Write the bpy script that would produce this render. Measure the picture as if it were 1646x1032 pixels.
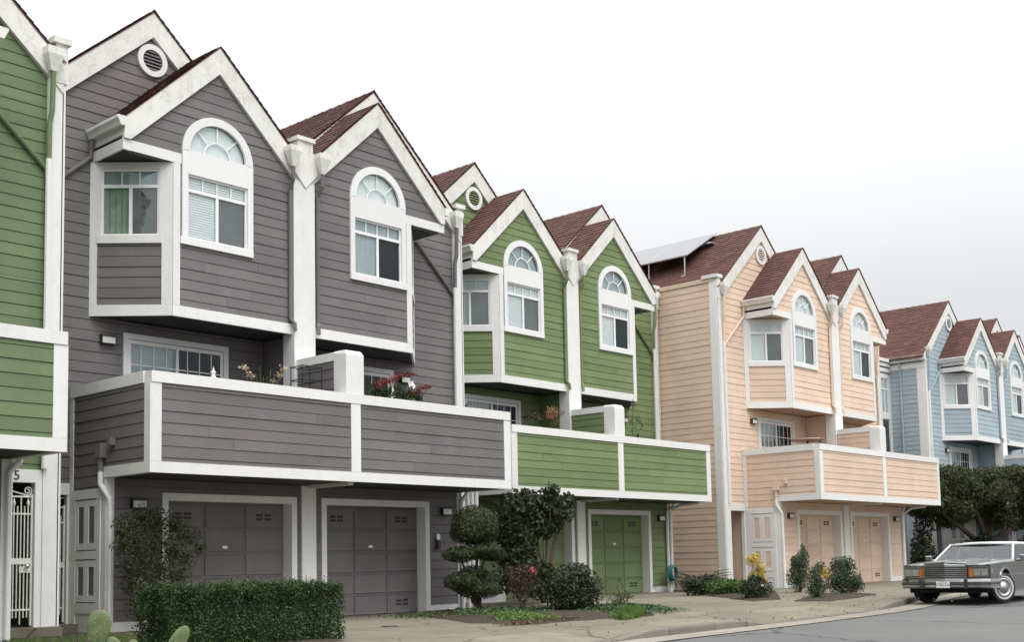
import bpy, bmesh, math, random
import numpy as np
from mathutils import Vector, Matrix
for o in list(bpy.data.objects): bpy.data.objects.remove(o)
S = bpy.context.scene; COL = S.collection
rnd = random.Random(7)
# ------------------------------------------------------------------ camera
cd = bpy.data.cameras.new('camera'); cam = bpy.data.objects.new('camera', cd); COL.objects.link(cam)
F, CY, PIT, ROLL, YAW = 1927.289, 732.057, 0.08996, -0.02046, 0.83467
fw = Vector((math.sin(YAW)*math.cos(PIT), math.cos(YAW)*math.cos(PIT), math.sin(PIT)))
r0 = Vector((math.cos(YAW), -math.sin(YAW), 0)); u0 = r0.cross(fw)
rt = math.cos(ROLL)*r0 + math.sin(ROLL)*u0; up = -math.sin(ROLL)*r0 + math.cos(ROLL)*u0
M = Matrix((rt, up, -fw)).transposed().to_4x4(); cam.matrix_world = M
cd.sensor_fit = 'HORIZONTAL'; cd.sensor_width = 36.0; cd.lens = 36.0*F/1646
cd.shift_x = 0.0; cd.shift_y = (CY-516)/1646
cd.clip_start = 0.1; cd.clip_end = 2000
S.camera = cam
# ------------------------------------------------------------------ sky (overcast) and soft sun
W = bpy.data.worlds.new('World'); S.world = W; W.use_nodes = True
nt = W.node_tree; nt.nodes.clear()
out = nt.nodes.new('ShaderNodeOutputWorld'); bg = nt.nodes.new('ShaderNodeBackground'); bg2 = nt.nodes.new('ShaderNodeBackground')
SUN_EL, SUN_AZ = math.radians(58), math.radians(192)      # azimuth from +Y towards +X
sky = nt.nodes.new('ShaderNodeTexSky'); sky.sky_type = 'NISHITA'; sky.sun_disc = False
sky.sun_elevation = SUN_EL; sky.sun_rotation = SUN_AZ; sky.dust_density = 6; sky.air_density = 1
hs = nt.nodes.new('ShaderNodeHueSaturation'); hs.inputs['Saturation'].default_value = 0.25
nt.links.new(sky.outputs[0], hs.inputs['Color']); nt.links.new(hs.outputs[0], bg2.inputs[0]); bg2.inputs[1].default_value = 0.05
tc = nt.nodes.new('ShaderNodeTexCoord'); sx = nt.nodes.new('ShaderNodeSeparateXYZ'); nt.links.new(tc.outputs['Generated'], sx.inputs[0])
ramp = nt.nodes.new('ShaderNodeValToRGB'); nt.links.new(sx.outputs['Z'], ramp.inputs[0])
e = ramp.color_ramp.elements
e[0].position = 0.0; e[0].color = (0.255, 0.259, 0.264, 1); e[1].position = 1.0; e[1].color = (0.97, 0.975, 0.985, 1)
for p, c in ((0.10, (0.250, 0.254, 0.259, 1)), (0.17, (0.248, 0.253, 0.258, 1)), (0.215, (0.268, 0.274, 0.279, 1)), (0.26, (0.315, 0.318, 0.321, 1)), (0.34, (0.37, 0.372, 0.375, 1)), (0.60, (0.66, 0.662, 0.67, 1))):
    q = e.new(p); q.color = c
# thin cloud mottling
nz = nt.nodes.new('ShaderNodeTexNoise'); nz.inputs['Scale'].default_value = 2.2; nz.inputs['Detail'].default_value = 3
mp = nt.nodes.new('ShaderNodeMapping'); mp.inputs['Scale'].default_value = (1, 1, 2.5)
nt.links.new(tc.outputs['Generated'], mp.inputs[0]); nt.links.new(mp.outputs[0], nz.inputs['Vector'])
mr = nt.nodes.new('ShaderNodeMapRange'); mr.inputs[3].default_value = 0.93; mr.inputs[4].default_value = 1.07
nt.links.new(nz.outputs[0], mr.inputs[0])
mx = nt.nodes.new('ShaderNodeVectorMath'); mx.operation = 'SCALE'
nt.links.new(ramp.outputs[0], mx.inputs[0]); nt.links.new(mr.outputs[0], mx.inputs['Scale'])
nt.links.new(mx.outputs[0], bg.inputs[0]); bg.inputs[1].default_value = 2.5
ad = nt.nodes.new('ShaderNodeAddShader')
nt.links.new(bg.outputs[0], ad.inputs[0]); nt.links.new(bg2.outputs[0], ad.inputs[1]); nt.links.new(ad.outputs[0], out.inputs[0])
sl = bpy.data.lights.new('sun', 'SUN'); sl.energy = 1.25; sl.angle = math.radians(40); sl.color = (1, 0.97, 0.93)
so = bpy.data.objects.new('sun', sl); COL.objects.link(so)
sd = Vector((math.sin(SUN_AZ)*math.cos(SUN_EL), math.cos(SUN_AZ)*math.cos(SUN_EL), math.sin(SUN_EL)))
so.rotation_euler = sd.to_track_quat('Z', 'Y').to_euler()
S.view_settings.view_transform = 'Standard'; S.view_settings.look = 'None'
S.view_settings.exposure = 0.0; S.view_settings.gamma = 1.0; S.view_settings.use_curve_mapping = False
S.render.engine = 'CYCLES'; S.cycles.max_bounces = 8; S.cycles.transparent_max_bounces = 16

# ------------------------------------------------------------------ materials
MATS = {}
class NT:
    def __init__(s, name):
        s.m = bpy.data.materials.new(name); s.m.use_nodes = True; s.t = s.m.node_tree
        s.b = s.t.nodes['Principled BSDF']; MATS[name] = s.m
    def n(s, ty, **kw):
        x = s.t.nodes.new('ShaderNode'+ty)
        for k, v in kw.items():
            if k in x.inputs.keys(): x.inputs[k].default_value = v
            else: setattr(x, k, v)
        return x
    def l(s, a, b): s.t.links.new(a, b)
    def noise(s, scale, detail=4, rough=.6, vec=None, stretch=None):
        t = s.n('TexNoise'); t.inputs['Scale'].default_value = scale; t.inputs['Detail'].default_value = detail; t.inputs['Roughness'].default_value = rough
        tc = s.n('TexCoord'); src = tc.outputs['Object'] if vec is None else vec
        if stretch:
            mp = s.n('Mapping'); mp.inputs['Scale'].default_value = stretch; s.l(src, mp.inputs[0]); src = mp.outputs[0]
        s.l(src, t.inputs['Vector']); return t.outputs['Fac']
    def rampf(s, f, p0, p1, v0=0., v1=1.):
        r = s.n('MapRange'); r.inputs[1].default_value = p0; r.inputs[2].default_value = p1; r.inputs[3].default_value = v0; r.inputs[4].default_value = v1
        s.l(f, r.inputs[0]); return r.outputs[0]
    def mix(s, f, a, b, mode='MIX'):
        x = s.n('Mix', data_type='RGBA', blend_type=mode)
        for i, v in ((0, f), (6, a), (7, b)):
            if isinstance(v, (int, float)): x.inputs[i].default_value = v
            elif isinstance(v, tuple): x.inputs[i].default_value = (*v, 1) if len(v) == 3 else v
            else: s.l(v, x.inputs[i])
        return x.outputs[2]
    def math(s, op, a, b=None):
        x = s.n('Math', operation=op)
        for i, v in enumerate((a, b)):
            if v is None: continue
            if isinstance(v, (int, float)): x.inputs[i].default_value = v
            else: s.l(v, x.inputs[i])
        return x.outputs[0]
    def col(s, c):
        if isinstance(c, tuple): s.b.inputs['Base Color'].default_value = (*c, 1)
        else: s.l(c, s.b.inputs['Base Color'])
    def rough(s, r, spec=.5):
        s.b.inputs['Roughness'].default_value = r; s.b.inputs['Specular IOR Level'].default_value = spec
    def bump(s, f, strength=.3, dist=.01):
        b = s.n('Bump'); b.inputs['Strength'].default_value = strength; b.inputs['Distance'].default_value = dist
        s.l(f, b.inputs['Height']); s.l(b.outputs[0], s.b.inputs['Normal'])

def mul(c, k): return tuple(min(1, v*k) for v in c)

def paint_siding(name, c):
    m = NT(name)
    oi = m.n('ObjectInfo')
    v = m.rampf(oi.outputs['Random'], 0, 1, .9, 1.08)
    big = m.rampf(m.noise(.9, 4, .6), .3, .7, .90, 1.08)
    grain = m.rampf(m.noise(9, 5, .65, stretch=(.35, .35, 9)), .3, .7, .93, 1.06)
    k = m.math('MULTIPLY', m.math('MULTIPLY', v, big), grain)
    base = m.mix(1.0, c, k, 'MULTIPLY')
    # faint streaky dirt
    st = m.rampf(m.noise(3.2, 5, .7, stretch=(2.2, 2.2, .22)), .56, .80, 0, .35)
    base = m.mix(st, base, mul(c, .62))
    fade = m.rampf(m.noise(1.7, 3, .5), .55, .8, 0, .22)
    base = m.mix(fade, base, tuple(v*.75+.25*.5 for v in c))
    m.col(base); m.rough(.72, .3)
    m.bump(m.noise(14, 5, .7, stretch=(.3, .3, 12)), .25, .006)
    return m.m

def paint_white(name, c=(.73, .73, .715), dirt=.28):
    m = NT(name)
    g = m.noise(3.6, 7, .78, stretch=(1, 1, .55)); f = m.noise(17, 6, .8)
    d = m.math('MULTIPLY', m.rampf(g, .43, .68), m.rampf(f, .38, .64))
    base = m.mix(m.math('MULTIPLY', d, dirt), c, (.30, .29, .245))
    st = m.math('MULTIPLY', m.rampf(m.noise(5, 5, .7, stretch=(2.4, 2.4, .25)), .58, .82), dirt*.6)
    base = m.mix(st, base, (.42, .40, .34))
    fl = m.math('MULTIPLY', m.rampf(m.noise(38, 4, .8), .66, .74), dirt*.55)
    base = m.mix(fl, base, (.33, .30, .27))
    v = m.rampf(m.n('ObjectInfo').outputs['Random'], 0, 1, .95, 1.03)
    base = m.mix(1.0, base, v, 'MULTIPLY')
    m.col(base); m.rough(.6, .35); m.bump(m.noise(26, 5, .7), .22, .006)
    return m.m

def plain(name, c, rough=.6, metal=0., spec=.5, var=.08, scale=8, bump=0):
    m = NT(name)
    k = m.rampf(m.noise(scale, 4, .6), .3, .7, 1-var, 1+var)
    m.col(m.mix(1.0, c, k, 'MULTIPLY')); m.rough(rough, spec); m.b.inputs['Metallic'].default_value = metal
    if bump: m.bump(m.noise(scale*3, 4, .7), bump, .006)
    return m.m

def leafmat(name, c, c2, tr=.25, rough=.5):
    m = NT(name)
    g = m.n('NewGeometry')
    base = m.mix(g.outputs['Random Per Island'], c, c2)
    k = m.rampf(m.noise(2.3, 3, .6), .3, .7, .78, 1.2)
    base = m.mix(1.0, base, k, 'MULTIPLY')
    m.col(base); m.rough(rough, .35)
    tb = m.n('BsdfTranslucent'); m.l(base, tb.inputs[0])
    ms = m.n('MixShader'); ms.inputs[0].default_value = tr
    m.l(m.b.outputs[0], ms.inputs[1]); m.l(tb.outputs[0], ms.inputs[2])
    o = [x for x in m.t.nodes if x.type == 'OUTPUT_MATERIAL'][0]; m.l(ms.outputs[0], o.inputs[0])
    return m.m

def glassmat(name, tint, refl=.16):
    m = NT(name); m.t.nodes.remove(m.b)
    tr = m.n('BsdfTransparent'); tr.inputs[0].default_value = (*tint, 1)
    gl = m.n('BsdfGlossy'); gl.inputs['Roughness'].default_value = .03; gl.inputs[0].default_value = (.92, .95, .97, 1)
    lw = m.n('LayerWeight'); lw.inputs[0].default_value = .5
    f = m.math('ADD', m.math('MULTIPLY', m.math('POWER', lw.outputs['Facing'], 4.0), .6), .02+refl*.5)
    nzz = m.noise(.8, 2, .5)
    bp = m.n('Bump'); bp.inputs['Strength'].default_value = .08; bp.inputs['Distance'].default_value = .03; m.l(nzz, bp.inputs['Height']); m.l(bp.outputs[0], gl.inputs['Normal'])
    ms = m.n('MixShader'); m.l(f, ms.inputs[0]); m.l(tr.outputs[0], ms.inputs[1]); m.l(gl.outputs[0], ms.inputs[2])
    o = [x for x in m.t.nodes if x.type == 'OUTPUT_MATERIAL'][0]; m.l(ms.outputs[0], o.inputs[0])
    return m.m

WHITE = paint_white('white_trim'); WHITE_CLEAN = paint_white('white_trim_clean', (.73, .735, .73), .14)
WHITE_DIRTY = paint_white('white_trim_dirty', (.72, .715, .69), .75)
GLASS = glassmat('window_glass', (.92, .95, .95), .10); GLASS_DARK = glassmat('window_glass_dark', (.55, .60, .62), .02)
SASH = plain('sash_white', (.78, .79, .79), .45, var=.03)
BLIND = plain('blind_white', (.84, .85, .84), .7, var=.04); SCREEN = plain('insect_screen', (.075, .078, .08), .8, var=.4, scale=1.6)
CURT_GREEN = plain('curtain_green', (.30, .37, .30), .8, var=.2, scale=4); CURT_GREY = plain('curtain_grey', (.36, .41, .43), .8, var=.1, scale=3)
VENT = plain('vent_dark', (.035, .032, .032), .8)
DARK = plain('dark_void', (.012, .012, .012), .9, spec=.1)
IRON = plain('white_iron', (.72, .71, .67), .5, var=.1, scale=20); BLACK_IRON = plain('black_iron', (.015, .015, .016), .5)
LAMPG = plain('lamp_glass', (.62, .62, .58), .35, var=.05); LAMPB = plain('lamp_housing', (.03, .028, .025), .5)
ALU = plain('aluminium', (.55, .56, .57), .35, metal=.8)

def shinglemat():
    m = NT('roof_shingle'); g = m.n('NewGeometry')
    c = m.mix(g.outputs['Random Per Island'], (.092, .046, .038), (.132, .069, .057))
    k = m.rampf(m.noise(1.1, 5, .65), .3, .7, .86, 1.1)
    c = m.mix(1.0, c, k, 'MULTIPLY')
    moss = m.rampf(m.noise(2.3, 6, .75), .62, .78, 0, .35)
    c = m.mix(moss, c, (.045, .04, .033))
    sp = m.rampf(m.noise(120, 2, .8), .45, .75, 0, .25); c = m.mix(sp, c, (.19, .12, .11))
    m.col(c); m.rough(.95, .2); m.bump(m.noise(90, 4, .8), .5, .006); return m.m
SHINGLE = shinglemat()

def concretemat(name, c, stain=(.16, .145, .115)):
    m = NT(name)
    tc = m.n('NewGeometry').outputs['Position']
    a = m.noise(.55, 8, .68, vec=tc); b = m.noise(7, 8, .75, vec=tc); d = m.noise(60, 4, .8, vec=tc)
    v = m.rampf(m.n('ObjectInfo').outputs['Random'], 0, 1, .88, 1.08)
    base = m.mix(m.rampf(a, .36, .68), mul(c, .74), mul(c, 1.12))
    base = m.mix(m.rampf(b, .50, .74, 0, .5), base, stain)
    base = m.mix(m.rampf(m.noise(.23, 5, .7, vec=tc, stretch=(1, 4, 1)), .53, .70, 0, .55), base, mul(stain, 1.25))
    base = m.mix(m.rampf(d, .55, .72, 0, .25), base, mul(c, .5))
    vo = m.n('TexVoronoi', feature='DISTANCE_TO_EDGE'); vo.inputs['Scale'].default_value = .42
    nd = m.n('TexNoise'); nd.inputs['Scale'].default_value = 2.2; nd.inputs['Detail'].default_value = 5; m.l(tc, nd.inputs['Vector'])
    va = m.n('VectorMath', operation='MULTIPLY_ADD'); va.inputs[1].default_value = (.5, .5, .5); m.l(nd.outputs['Color'], va.inputs[0]); m.l(tc, va.inputs[2]); m.l(va.outputs[0], vo.inputs['Vector'])
    ck = m.math('MULTIPLY', m.rampf(vo.outputs['Distance'], .004, .013, 1, 0), m.rampf(m.noise(.5, 2, .5, vec=tc), .48, .56))
    base = m.mix(m.math('MULTIPLY', ck, .8), base, mul(c, .3))
    oil = m.math('MULTIPLY', m.rampf(m.noise(.9, 3, .5, vec=tc, stretch=(1, .7, 1)), .60, .70), m.rampf(b, .35, .6))
    base = m.mix(m.math('MULTIPLY', oil, .55), base, mul(c, .38))
    base = m.mix(1.0, base, v, 'MULTIPLY')
    m.col(base); m.rough(.9, .25); m.bump(d, .35, .006); return m.m
CONC = concretemat('concrete', (.200, .182, .138)); KERB = concretemat('kerb_concrete', (.165, .153, .128)); GUTTER = concretemat('gutter_concrete', (.27, .25, .21), (.17, .155, .13))

def asphaltmat():
    m = NT('asphalt'); tc = m.n('NewGeometry').outputs['Position']
    a = m.noise(.4, 6, .65, vec=tc); d = m.noise(110, 3, .85, vec=tc); v = m.noise(28, 5, .8, vec=tc)
    base = m.mix(m.rampf(a, .35, .68), (.105, .106, .105), (.142, .142, .138))
    base = m.mix(m.rampf(m.noise(.35, 6, .7, vec=tc, stretch=(.25, 2.5, 1)), .52, .7, 0, .45), base, (.10, .10, .10))
    base = m.mix(m.rampf(d, .40, .70, 0, .45), base, (.20, .20, .195)); base = m.mix(m.rampf(v, .55, .75, 0, .3), base, (.08, .08, .08))
    vo = m.n('TexVoronoi', feature='DISTANCE_TO_EDGE'); vo.inputs['Scale'].default_value = .16
    nd = m.n('TexNoise'); nd.inputs['Scale'].default_value = 1.6; nd.inputs['Detail'].default_value = 5; m.l(tc, nd.inputs['Vector'])
    va = m.n('VectorMath', operation='MULTIPLY_ADD'); va.inputs[1].default_value = (.9, .9, .9); m.l(nd.outputs['Color'], va.inputs[0]); m.l(tc, va.inputs[2]); m.l(va.outputs[0], vo.inputs['Vector'])
    base = m.mix(m.rampf(vo.outputs['Distance'], .003, .010, .75, 0), base, (.035, .035, .035))
    m.col(base); m.rough(.92, .25); m.bump(d, .6, .008); return m.m
ASPHALT = asphaltmat()
def soilmat():
    m = NT('soil'); tc = m.n('NewGeometry').outputs['Position']
    c = m.mix(m.rampf(m.noise(9, 7, .75, vec=tc), .3, .7), (.032, .025, .018), (.085, .068, .05))
    c = m.mix(m.rampf(m.noise(55, 3, .8, vec=tc), .6, .72, 0, .6), c, (.14, .11, .08))
    m.col(c); m.rough(.95, .2); m.bump(m.noise(40, 5, .8, vec=tc), .8, .02); return m.m
SOIL = soilmat(); GRASSG = plain('ground_far', (.09, .10, .06), .95, var=.3, scale=2)
BARK = plain('bark', (.075, .055, .042), .9, var=.35, scale=14, bump=.6)
# ------------------------------------------------------------------ mesh helpers
class MB:
    def __init__(s): s.v = []; s.f = []
    def add(s, vs, fs):
        n = len(s.v); s.v += [tuple(v) for v in vs]; s.f += [tuple(i+n for i in f) for f in fs]; return s
    def box(s, x0, x1, y0, y1, z0, z1):
        if x0 > x1: x0, x1 = x1, x0
        return s.add([(x0,y0,z0),(x1,y0,z0),(x1,y1,z0),(x0,y1,z0),(x0,y0,z1),(x1,y0,z1),(x1,y1,z1),(x0,y1,z1)],
                     [(0,3,2,1),(4,5,6,7),(0,1,5,4),(1,2,6,5),(2,3,7,6),(3,0,4,7)])
    def prism(s, poly, fr, n0, n1):
        k = len(poly); a = [fr(t, z, n1) for t, z in poly]; b = [fr(t, z, n0) for t, z in poly]
        return s.add(a+b, [tuple(range(k)), tuple(range(2*k-1, k-1, -1))] + [(i, i+k, (i+1) % k+k, (i+1) % k) for i in range(k)])
    def rect(s, fr, t0, t1, z0, z1, n0, n1): return s.prism([(t0,z0),(t1,z0),(t1,z1),(t0,z1)], fr, n0, n1)
    def tube(s, path, rad, seg=8, cap=True):
        path = [Vector(p) for p in path]; n = len(path)
        rads = rad if isinstance(rad, (list, tuple)) else [rad]*n
        base = len(s.v); prev = None
        for i, p in enumerate(path):
            d = (path[min(i+1, n-1)]-path[max(i-1, 0)]).normalized()
            if prev is None:
                a = d.orthogonal().normalized()
            else:
                a = (prev - d*prev.dot(d)); a = a.normalized() if a.length > 1e-6 else d.orthogonal().normalized()
            prev = a; b = d.cross(a)
            for k in range(seg):
                t = 2*math.pi*k/seg; s.v.append(tuple(p+(a*math.cos(t)+b*math.sin(t))*rads[i]))
        for i in range(n-1):
            for k in range(seg):
                k2 = (k+1) % seg
                s.f.append((base+i*seg+k, base+i*seg+k2, base+(i+1)*seg+k2, base+(i+1)*seg+k))
        if cap:
            s.f.append(tuple(base+k for k in range(seg-1, -1, -1))); s.f.append(tuple(base+(n-1)*seg+k for k in range(seg)))
        return s
    def lathe(s, c, prof, seg=16, axis='z'):
        base = len(s.v)
        for rr, h in prof:
            for k in range(seg):
                t = 2*math.pi*k/seg; a, b = rr*math.cos(t), rr*math.sin(t)
                s.v.append({'z': (c[0]+a, c[1]+b, c[2]+h), 'y': (c[0]+a, c[1]+h, c[2]+b), 'x': (c[0]+h, c[1]+a, c[2]+b)}[axis])
        for i in range(len(prof)-1):
            for k in range(seg):
                k2 = (k+1) % seg; s.f.append((base+i*seg+k, base+i*seg+k2, base+(i+1)*seg+k2, base+(i+1)*seg+k))
        return s
    def build(s, name, mat, parent=None, smooth=False, bevel=0, **props):
        me = bpy.data.meshes.new(name); me.from_pydata(s.v, [], s.f)
        if len(s.f) < 4000:
            bm = bmesh.new(); bm.from_mesh(me)
            if bevel: bmesh.ops.bevel(bm, geom=list(bm.edges), offset=bevel, segments=2, affect='EDGES', profile=.6)
            bmesh.ops.recalc_face_normals(bm, faces=bm.faces); bm.to_mesh(me); bm.free()
        if smooth: me.shade_smooth() if hasattr(me, 'shade_smooth') else None
        o = bpy.data.objects.new(name, me); COL.objects.link(o)
        for m in (mat if isinstance(mat, list) else [mat]): me.materials.append(m)
        if parent is not None: o.parent = parent
        for k, v in props.items(): o[k] = v
        return o
def empty(name, loc, label, cat, group=None, rz=0):
    o = bpy.data.objects.new(name, None); o.empty_display_size = .2; COL.objects.link(o); o.location = loc; o.rotation_euler = (0, 0, rz)
    o['label'] = label; o['category'] = cat
    if group: o['group'] = group
    return o
def pt_empty(name, parent):                         # a part made of several pieces
    o = bpy.data.objects.new(name, None); COL.objects.link(o); o.parent = parent; return o
def struct(o): o['kind'] = 'structure'; return o
def text(name, body, size, mat, parent, mw, extrude=.004):
    c = bpy.data.curves.new(name, 'FONT'); c.body = body; c.size = size; c.extrude = extrude; c.align_x = 'CENTER'; c.align_y = 'CENTER'
    t = bpy.data.objects.new(name, c); COL.objects.link(t)
    me = bpy.data.meshes.new_from_object(t); bpy.data.objects.remove(t); bpy.data.curves.remove(c)
    me.transform(mw); o = bpy.data.objects.new(name, me); COL.objects.link(o); me.materials.append(mat); o.parent = parent; return o

def frame(O, U, N):
    O, U, N = Vector(O), Vector(U), Vector(N)
    return lambda t, z, n: tuple(O+U*t+N*n+Vector((0, 0, z)))
def clip(poly, axis, val, keep_less):
    o = []; k = len(poly)
    for i in range(k):
        a, b = poly[i], poly[(i+1) % k]
        ia = (a[axis] <= val) == keep_less or a[axis] == val; ib = (b[axis] <= val) == keep_less or b[axis] == val
        if ia: o.append(a)
        if ia != ib:
            t = (val-a[axis])/(b[axis]-a[axis]); o.append(tuple(a[j]+(b[j]-a[j])*t for j in (0, 1)))
    return o if len(o) > 2 else []
def area(p): return abs(sum(p[i][0]*p[(i+1) % len(p)][1]-p[(i+1) % len(p)][0]*p[i][1] for i in range(len(p))))/2
EXPO = .19
def siding(wall, fr, poly, holes, mat, joined=None):
    """lap boards clipped to a convex outline; each board a mesh of its own unless joined"""
    zs = [p[1] for p in poly]; k = math.floor(min(zs)/EXPO)
    while k*EXPO < max(zs):
        z0, z1 = k*EXPO, (k+1)*EXPO-(.0085 if joined is None else .005); k += 1
        p = clip(clip(poly, 1, z0, False), 1, z1, True)
        pcs = [p] if p else []
        for (a, b, c, d) in holes:
            nx = []
            for q in pcs:
                if max(v[1] for v in q) <= c or min(v[1] for v in q) >= d or max(v[0] for v in q) <= a or min(v[0] for v in q) >= b: nx.append(q); continue
                nx.append(clip(q, 0, a, True)); nx.append(clip(q, 0, b, False))
                m = clip(clip(q, 0, a, False), 0, b, True)
                if m: nx.append(clip(m, 1, c, True)); nx.append(clip(m, 1, d, False))
            pcs = [q for q in nx if q and area(q) > .002]
        if joined is None:
            nx = []
            for q in pcs:
                a_, b_ = min(v[0] for v in q), max(v[0] for v in q)
                if b_-a_ > 2.3 and rnd.random() < .7:
                    t = a_+(b_-a_)*rnd.uniform(.2, .8); nx += [clip(q, 0, t-.0015, True), clip(q, 0, t+.0015, False)]
                else: nx.append(q)
            pcs = [q for q in nx if q]
        for q in pcs:
            if area(q) < .002: continue
            kk = len(q); wob = rnd.uniform(-.003, .003)
            fn = lambda z: .020+wob-.010*(z-z0)/(z1-z0)
            fa = [fr(t, z, fn(z)) for t, z in q]; ba = [fr(t, z, -.012) for t, z in q]
            mb = joined if joined is not None else MB()
            mb.add(fa+ba, [tuple(range(kk)), tuple(range(2*kk-1, kk-1, -1))]+[(i, i+kk, (i+1) % kk+kk, (i+1) % kk) for i in range(kk)])
            if joined is None: mb.build('siding_board', mat, wall)

# ------------------------------------------------------------------ the terrace houses
YG, YF, YM = 1.423, 1.577, 2.61
HB, HW, CB, WB = 4.241, 5.453, 2.896, 3.928
R2 = math.sqrt(.5)
def shingles(parent, P, A, D, L, wid, mirror_u=False):
    """tabs on a roof plane: P top corner, A along the ridge, D down the slope (unit vectors)"""
    P, A, D = np.array(P, float), np.array(A, float), np.array(D, float)
    N = np.cross(A, D); N = N if N[2] > 0 else -N
    g = np.random.RandomState(int(abs(P[0])*100+abs(P[2])*10)); ex, tw = .145, .31
    nr = int(math.ceil(wid/ex)); vs = []; fs = []
    for r in range(nr):
        d1 = min((r+1)*ex, wid+.02); d0 = max(r*ex-.08, 0); x = -(r % 2)*tw*.5 - g.rand()*.05
        while x < L:
            w = tw*g.uniform(.75, 1.2); a0, a1 = max(x, 0), min(x+w-.006, L); x += w
            if a1-a0 < .03: continue
            j = g.uniform(-.012, .012) if r < nr-1 else 0; h = .026+g.uniform(-.003, .006)
            b = len(vs)
            for (aa, dd, hh) in ((a0, d0, .004), (a1, d0, .004), (a1, d1+j, h), (a0, d1+j, h), (a1, d1+j, .001), (a0, d1+j, .001)):
                vs.append(tuple(P+A*aa+D*dd+N*hh))
            fs += [(b, b+1, b+2, b+3), (b+3, b+2, b+4, b+5)]
    me = bpy.data.meshes.new('shingles'); me.from_pydata(vs, [], fs); me.materials.append(SHINGLE)
    o = bpy.data.objects.new('shingles', me); COL.objects.link(o); o.parent = parent; o['kind'] = 'stuff'; return o

def window_unit(house, fr, tl, tr, zb, zt, strip, kinds, lites=4, sash='slider'):
    """slider window with a transom strip: sub-parts sash, panes, muntins, blinds"""
    w = pt_empty('window', house); tm = (tl+tr)/2
    f = MB(); s = .035
    f.rect(fr, tl, tl+s, zb, zt, -.03, .012); f.rect(fr, tr-s, tr, zb, zt, -.03, .012)
    f.rect(fr, tl+s, tr-s, zb, zb+s, -.03, .012); f.rect(fr, tl+s, tr-s, zt-s, zt, -.03, .012)
    f.rect(fr, tl+s, tr-s, strip-.03, strip+.03, -.03, .010)
    f.rect(fr, tm-.028, tm+.028, zb+s, strip-.03, -.028, .008)
    f.build('sash', SASH, w)
    step = (tr-tl-2*s)/lites
    for i in range(1, lites): MB().rect(fr, tl+s+i*step-.011, tl+s+i*step+.011, strip+.03, zt-s, -.026, -.004).build('muntin', SASH, w)
    MB().rect(fr, tl+s, tr-s, strip+.03, zt-s, -.022, -.018).build('pane', GLASS, w)
    MB().rect(fr, tl+s, tm-.028, zb+s, strip-.03, -.022, -.018).build('pane', GLASS, w)
    MB().rect(fr, tm+.028, tr-s, zb+s, strip-.03, -.022, -.018).build('pane', GLASS_DARK if kinds[1] == 'screen' else GLASS, w)
    mats = dict(blind=BLIND, screen=SCREEN, green=CURT_GREEN, grey=CURT_GREY)
    for kd, (a, b, c, d) in zip((kinds[0], kinds[1], kinds[2]), ((tl, tm, zb, strip), (tm, tr, zb, strip), (tl, tr, strip, zt))):
        m = MB()
        if kd == 'blind':
            z = c+.02
            while z < d-.01:
                m.add([fr(a+.03, z, -.030), fr(b-.03, z, -.030), fr(b-.03, z+.047, -.044), fr(a+.03, z+.047, -.044)], [(0, 1, 2, 3)]); z += .046
            m.build('blind', BLIND, w)
        else:
            n = 14; vs = []
            for i in range(n+1):
                t = a+(b-a)*i/n; dn = -.050+.012*math.sin(i*2.1) if kd != 'screen' else -.05
                vs += [fr(t, c, dn), fr(t, d, dn)]
            m.add(vs, [(2*i, 2*i+2, 2*i+3, 2*i+1) for i in range(n)]); m.build('curtain' if kd != 'screen' else 'insect_screen', mats[kd], w)
    return w

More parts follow.
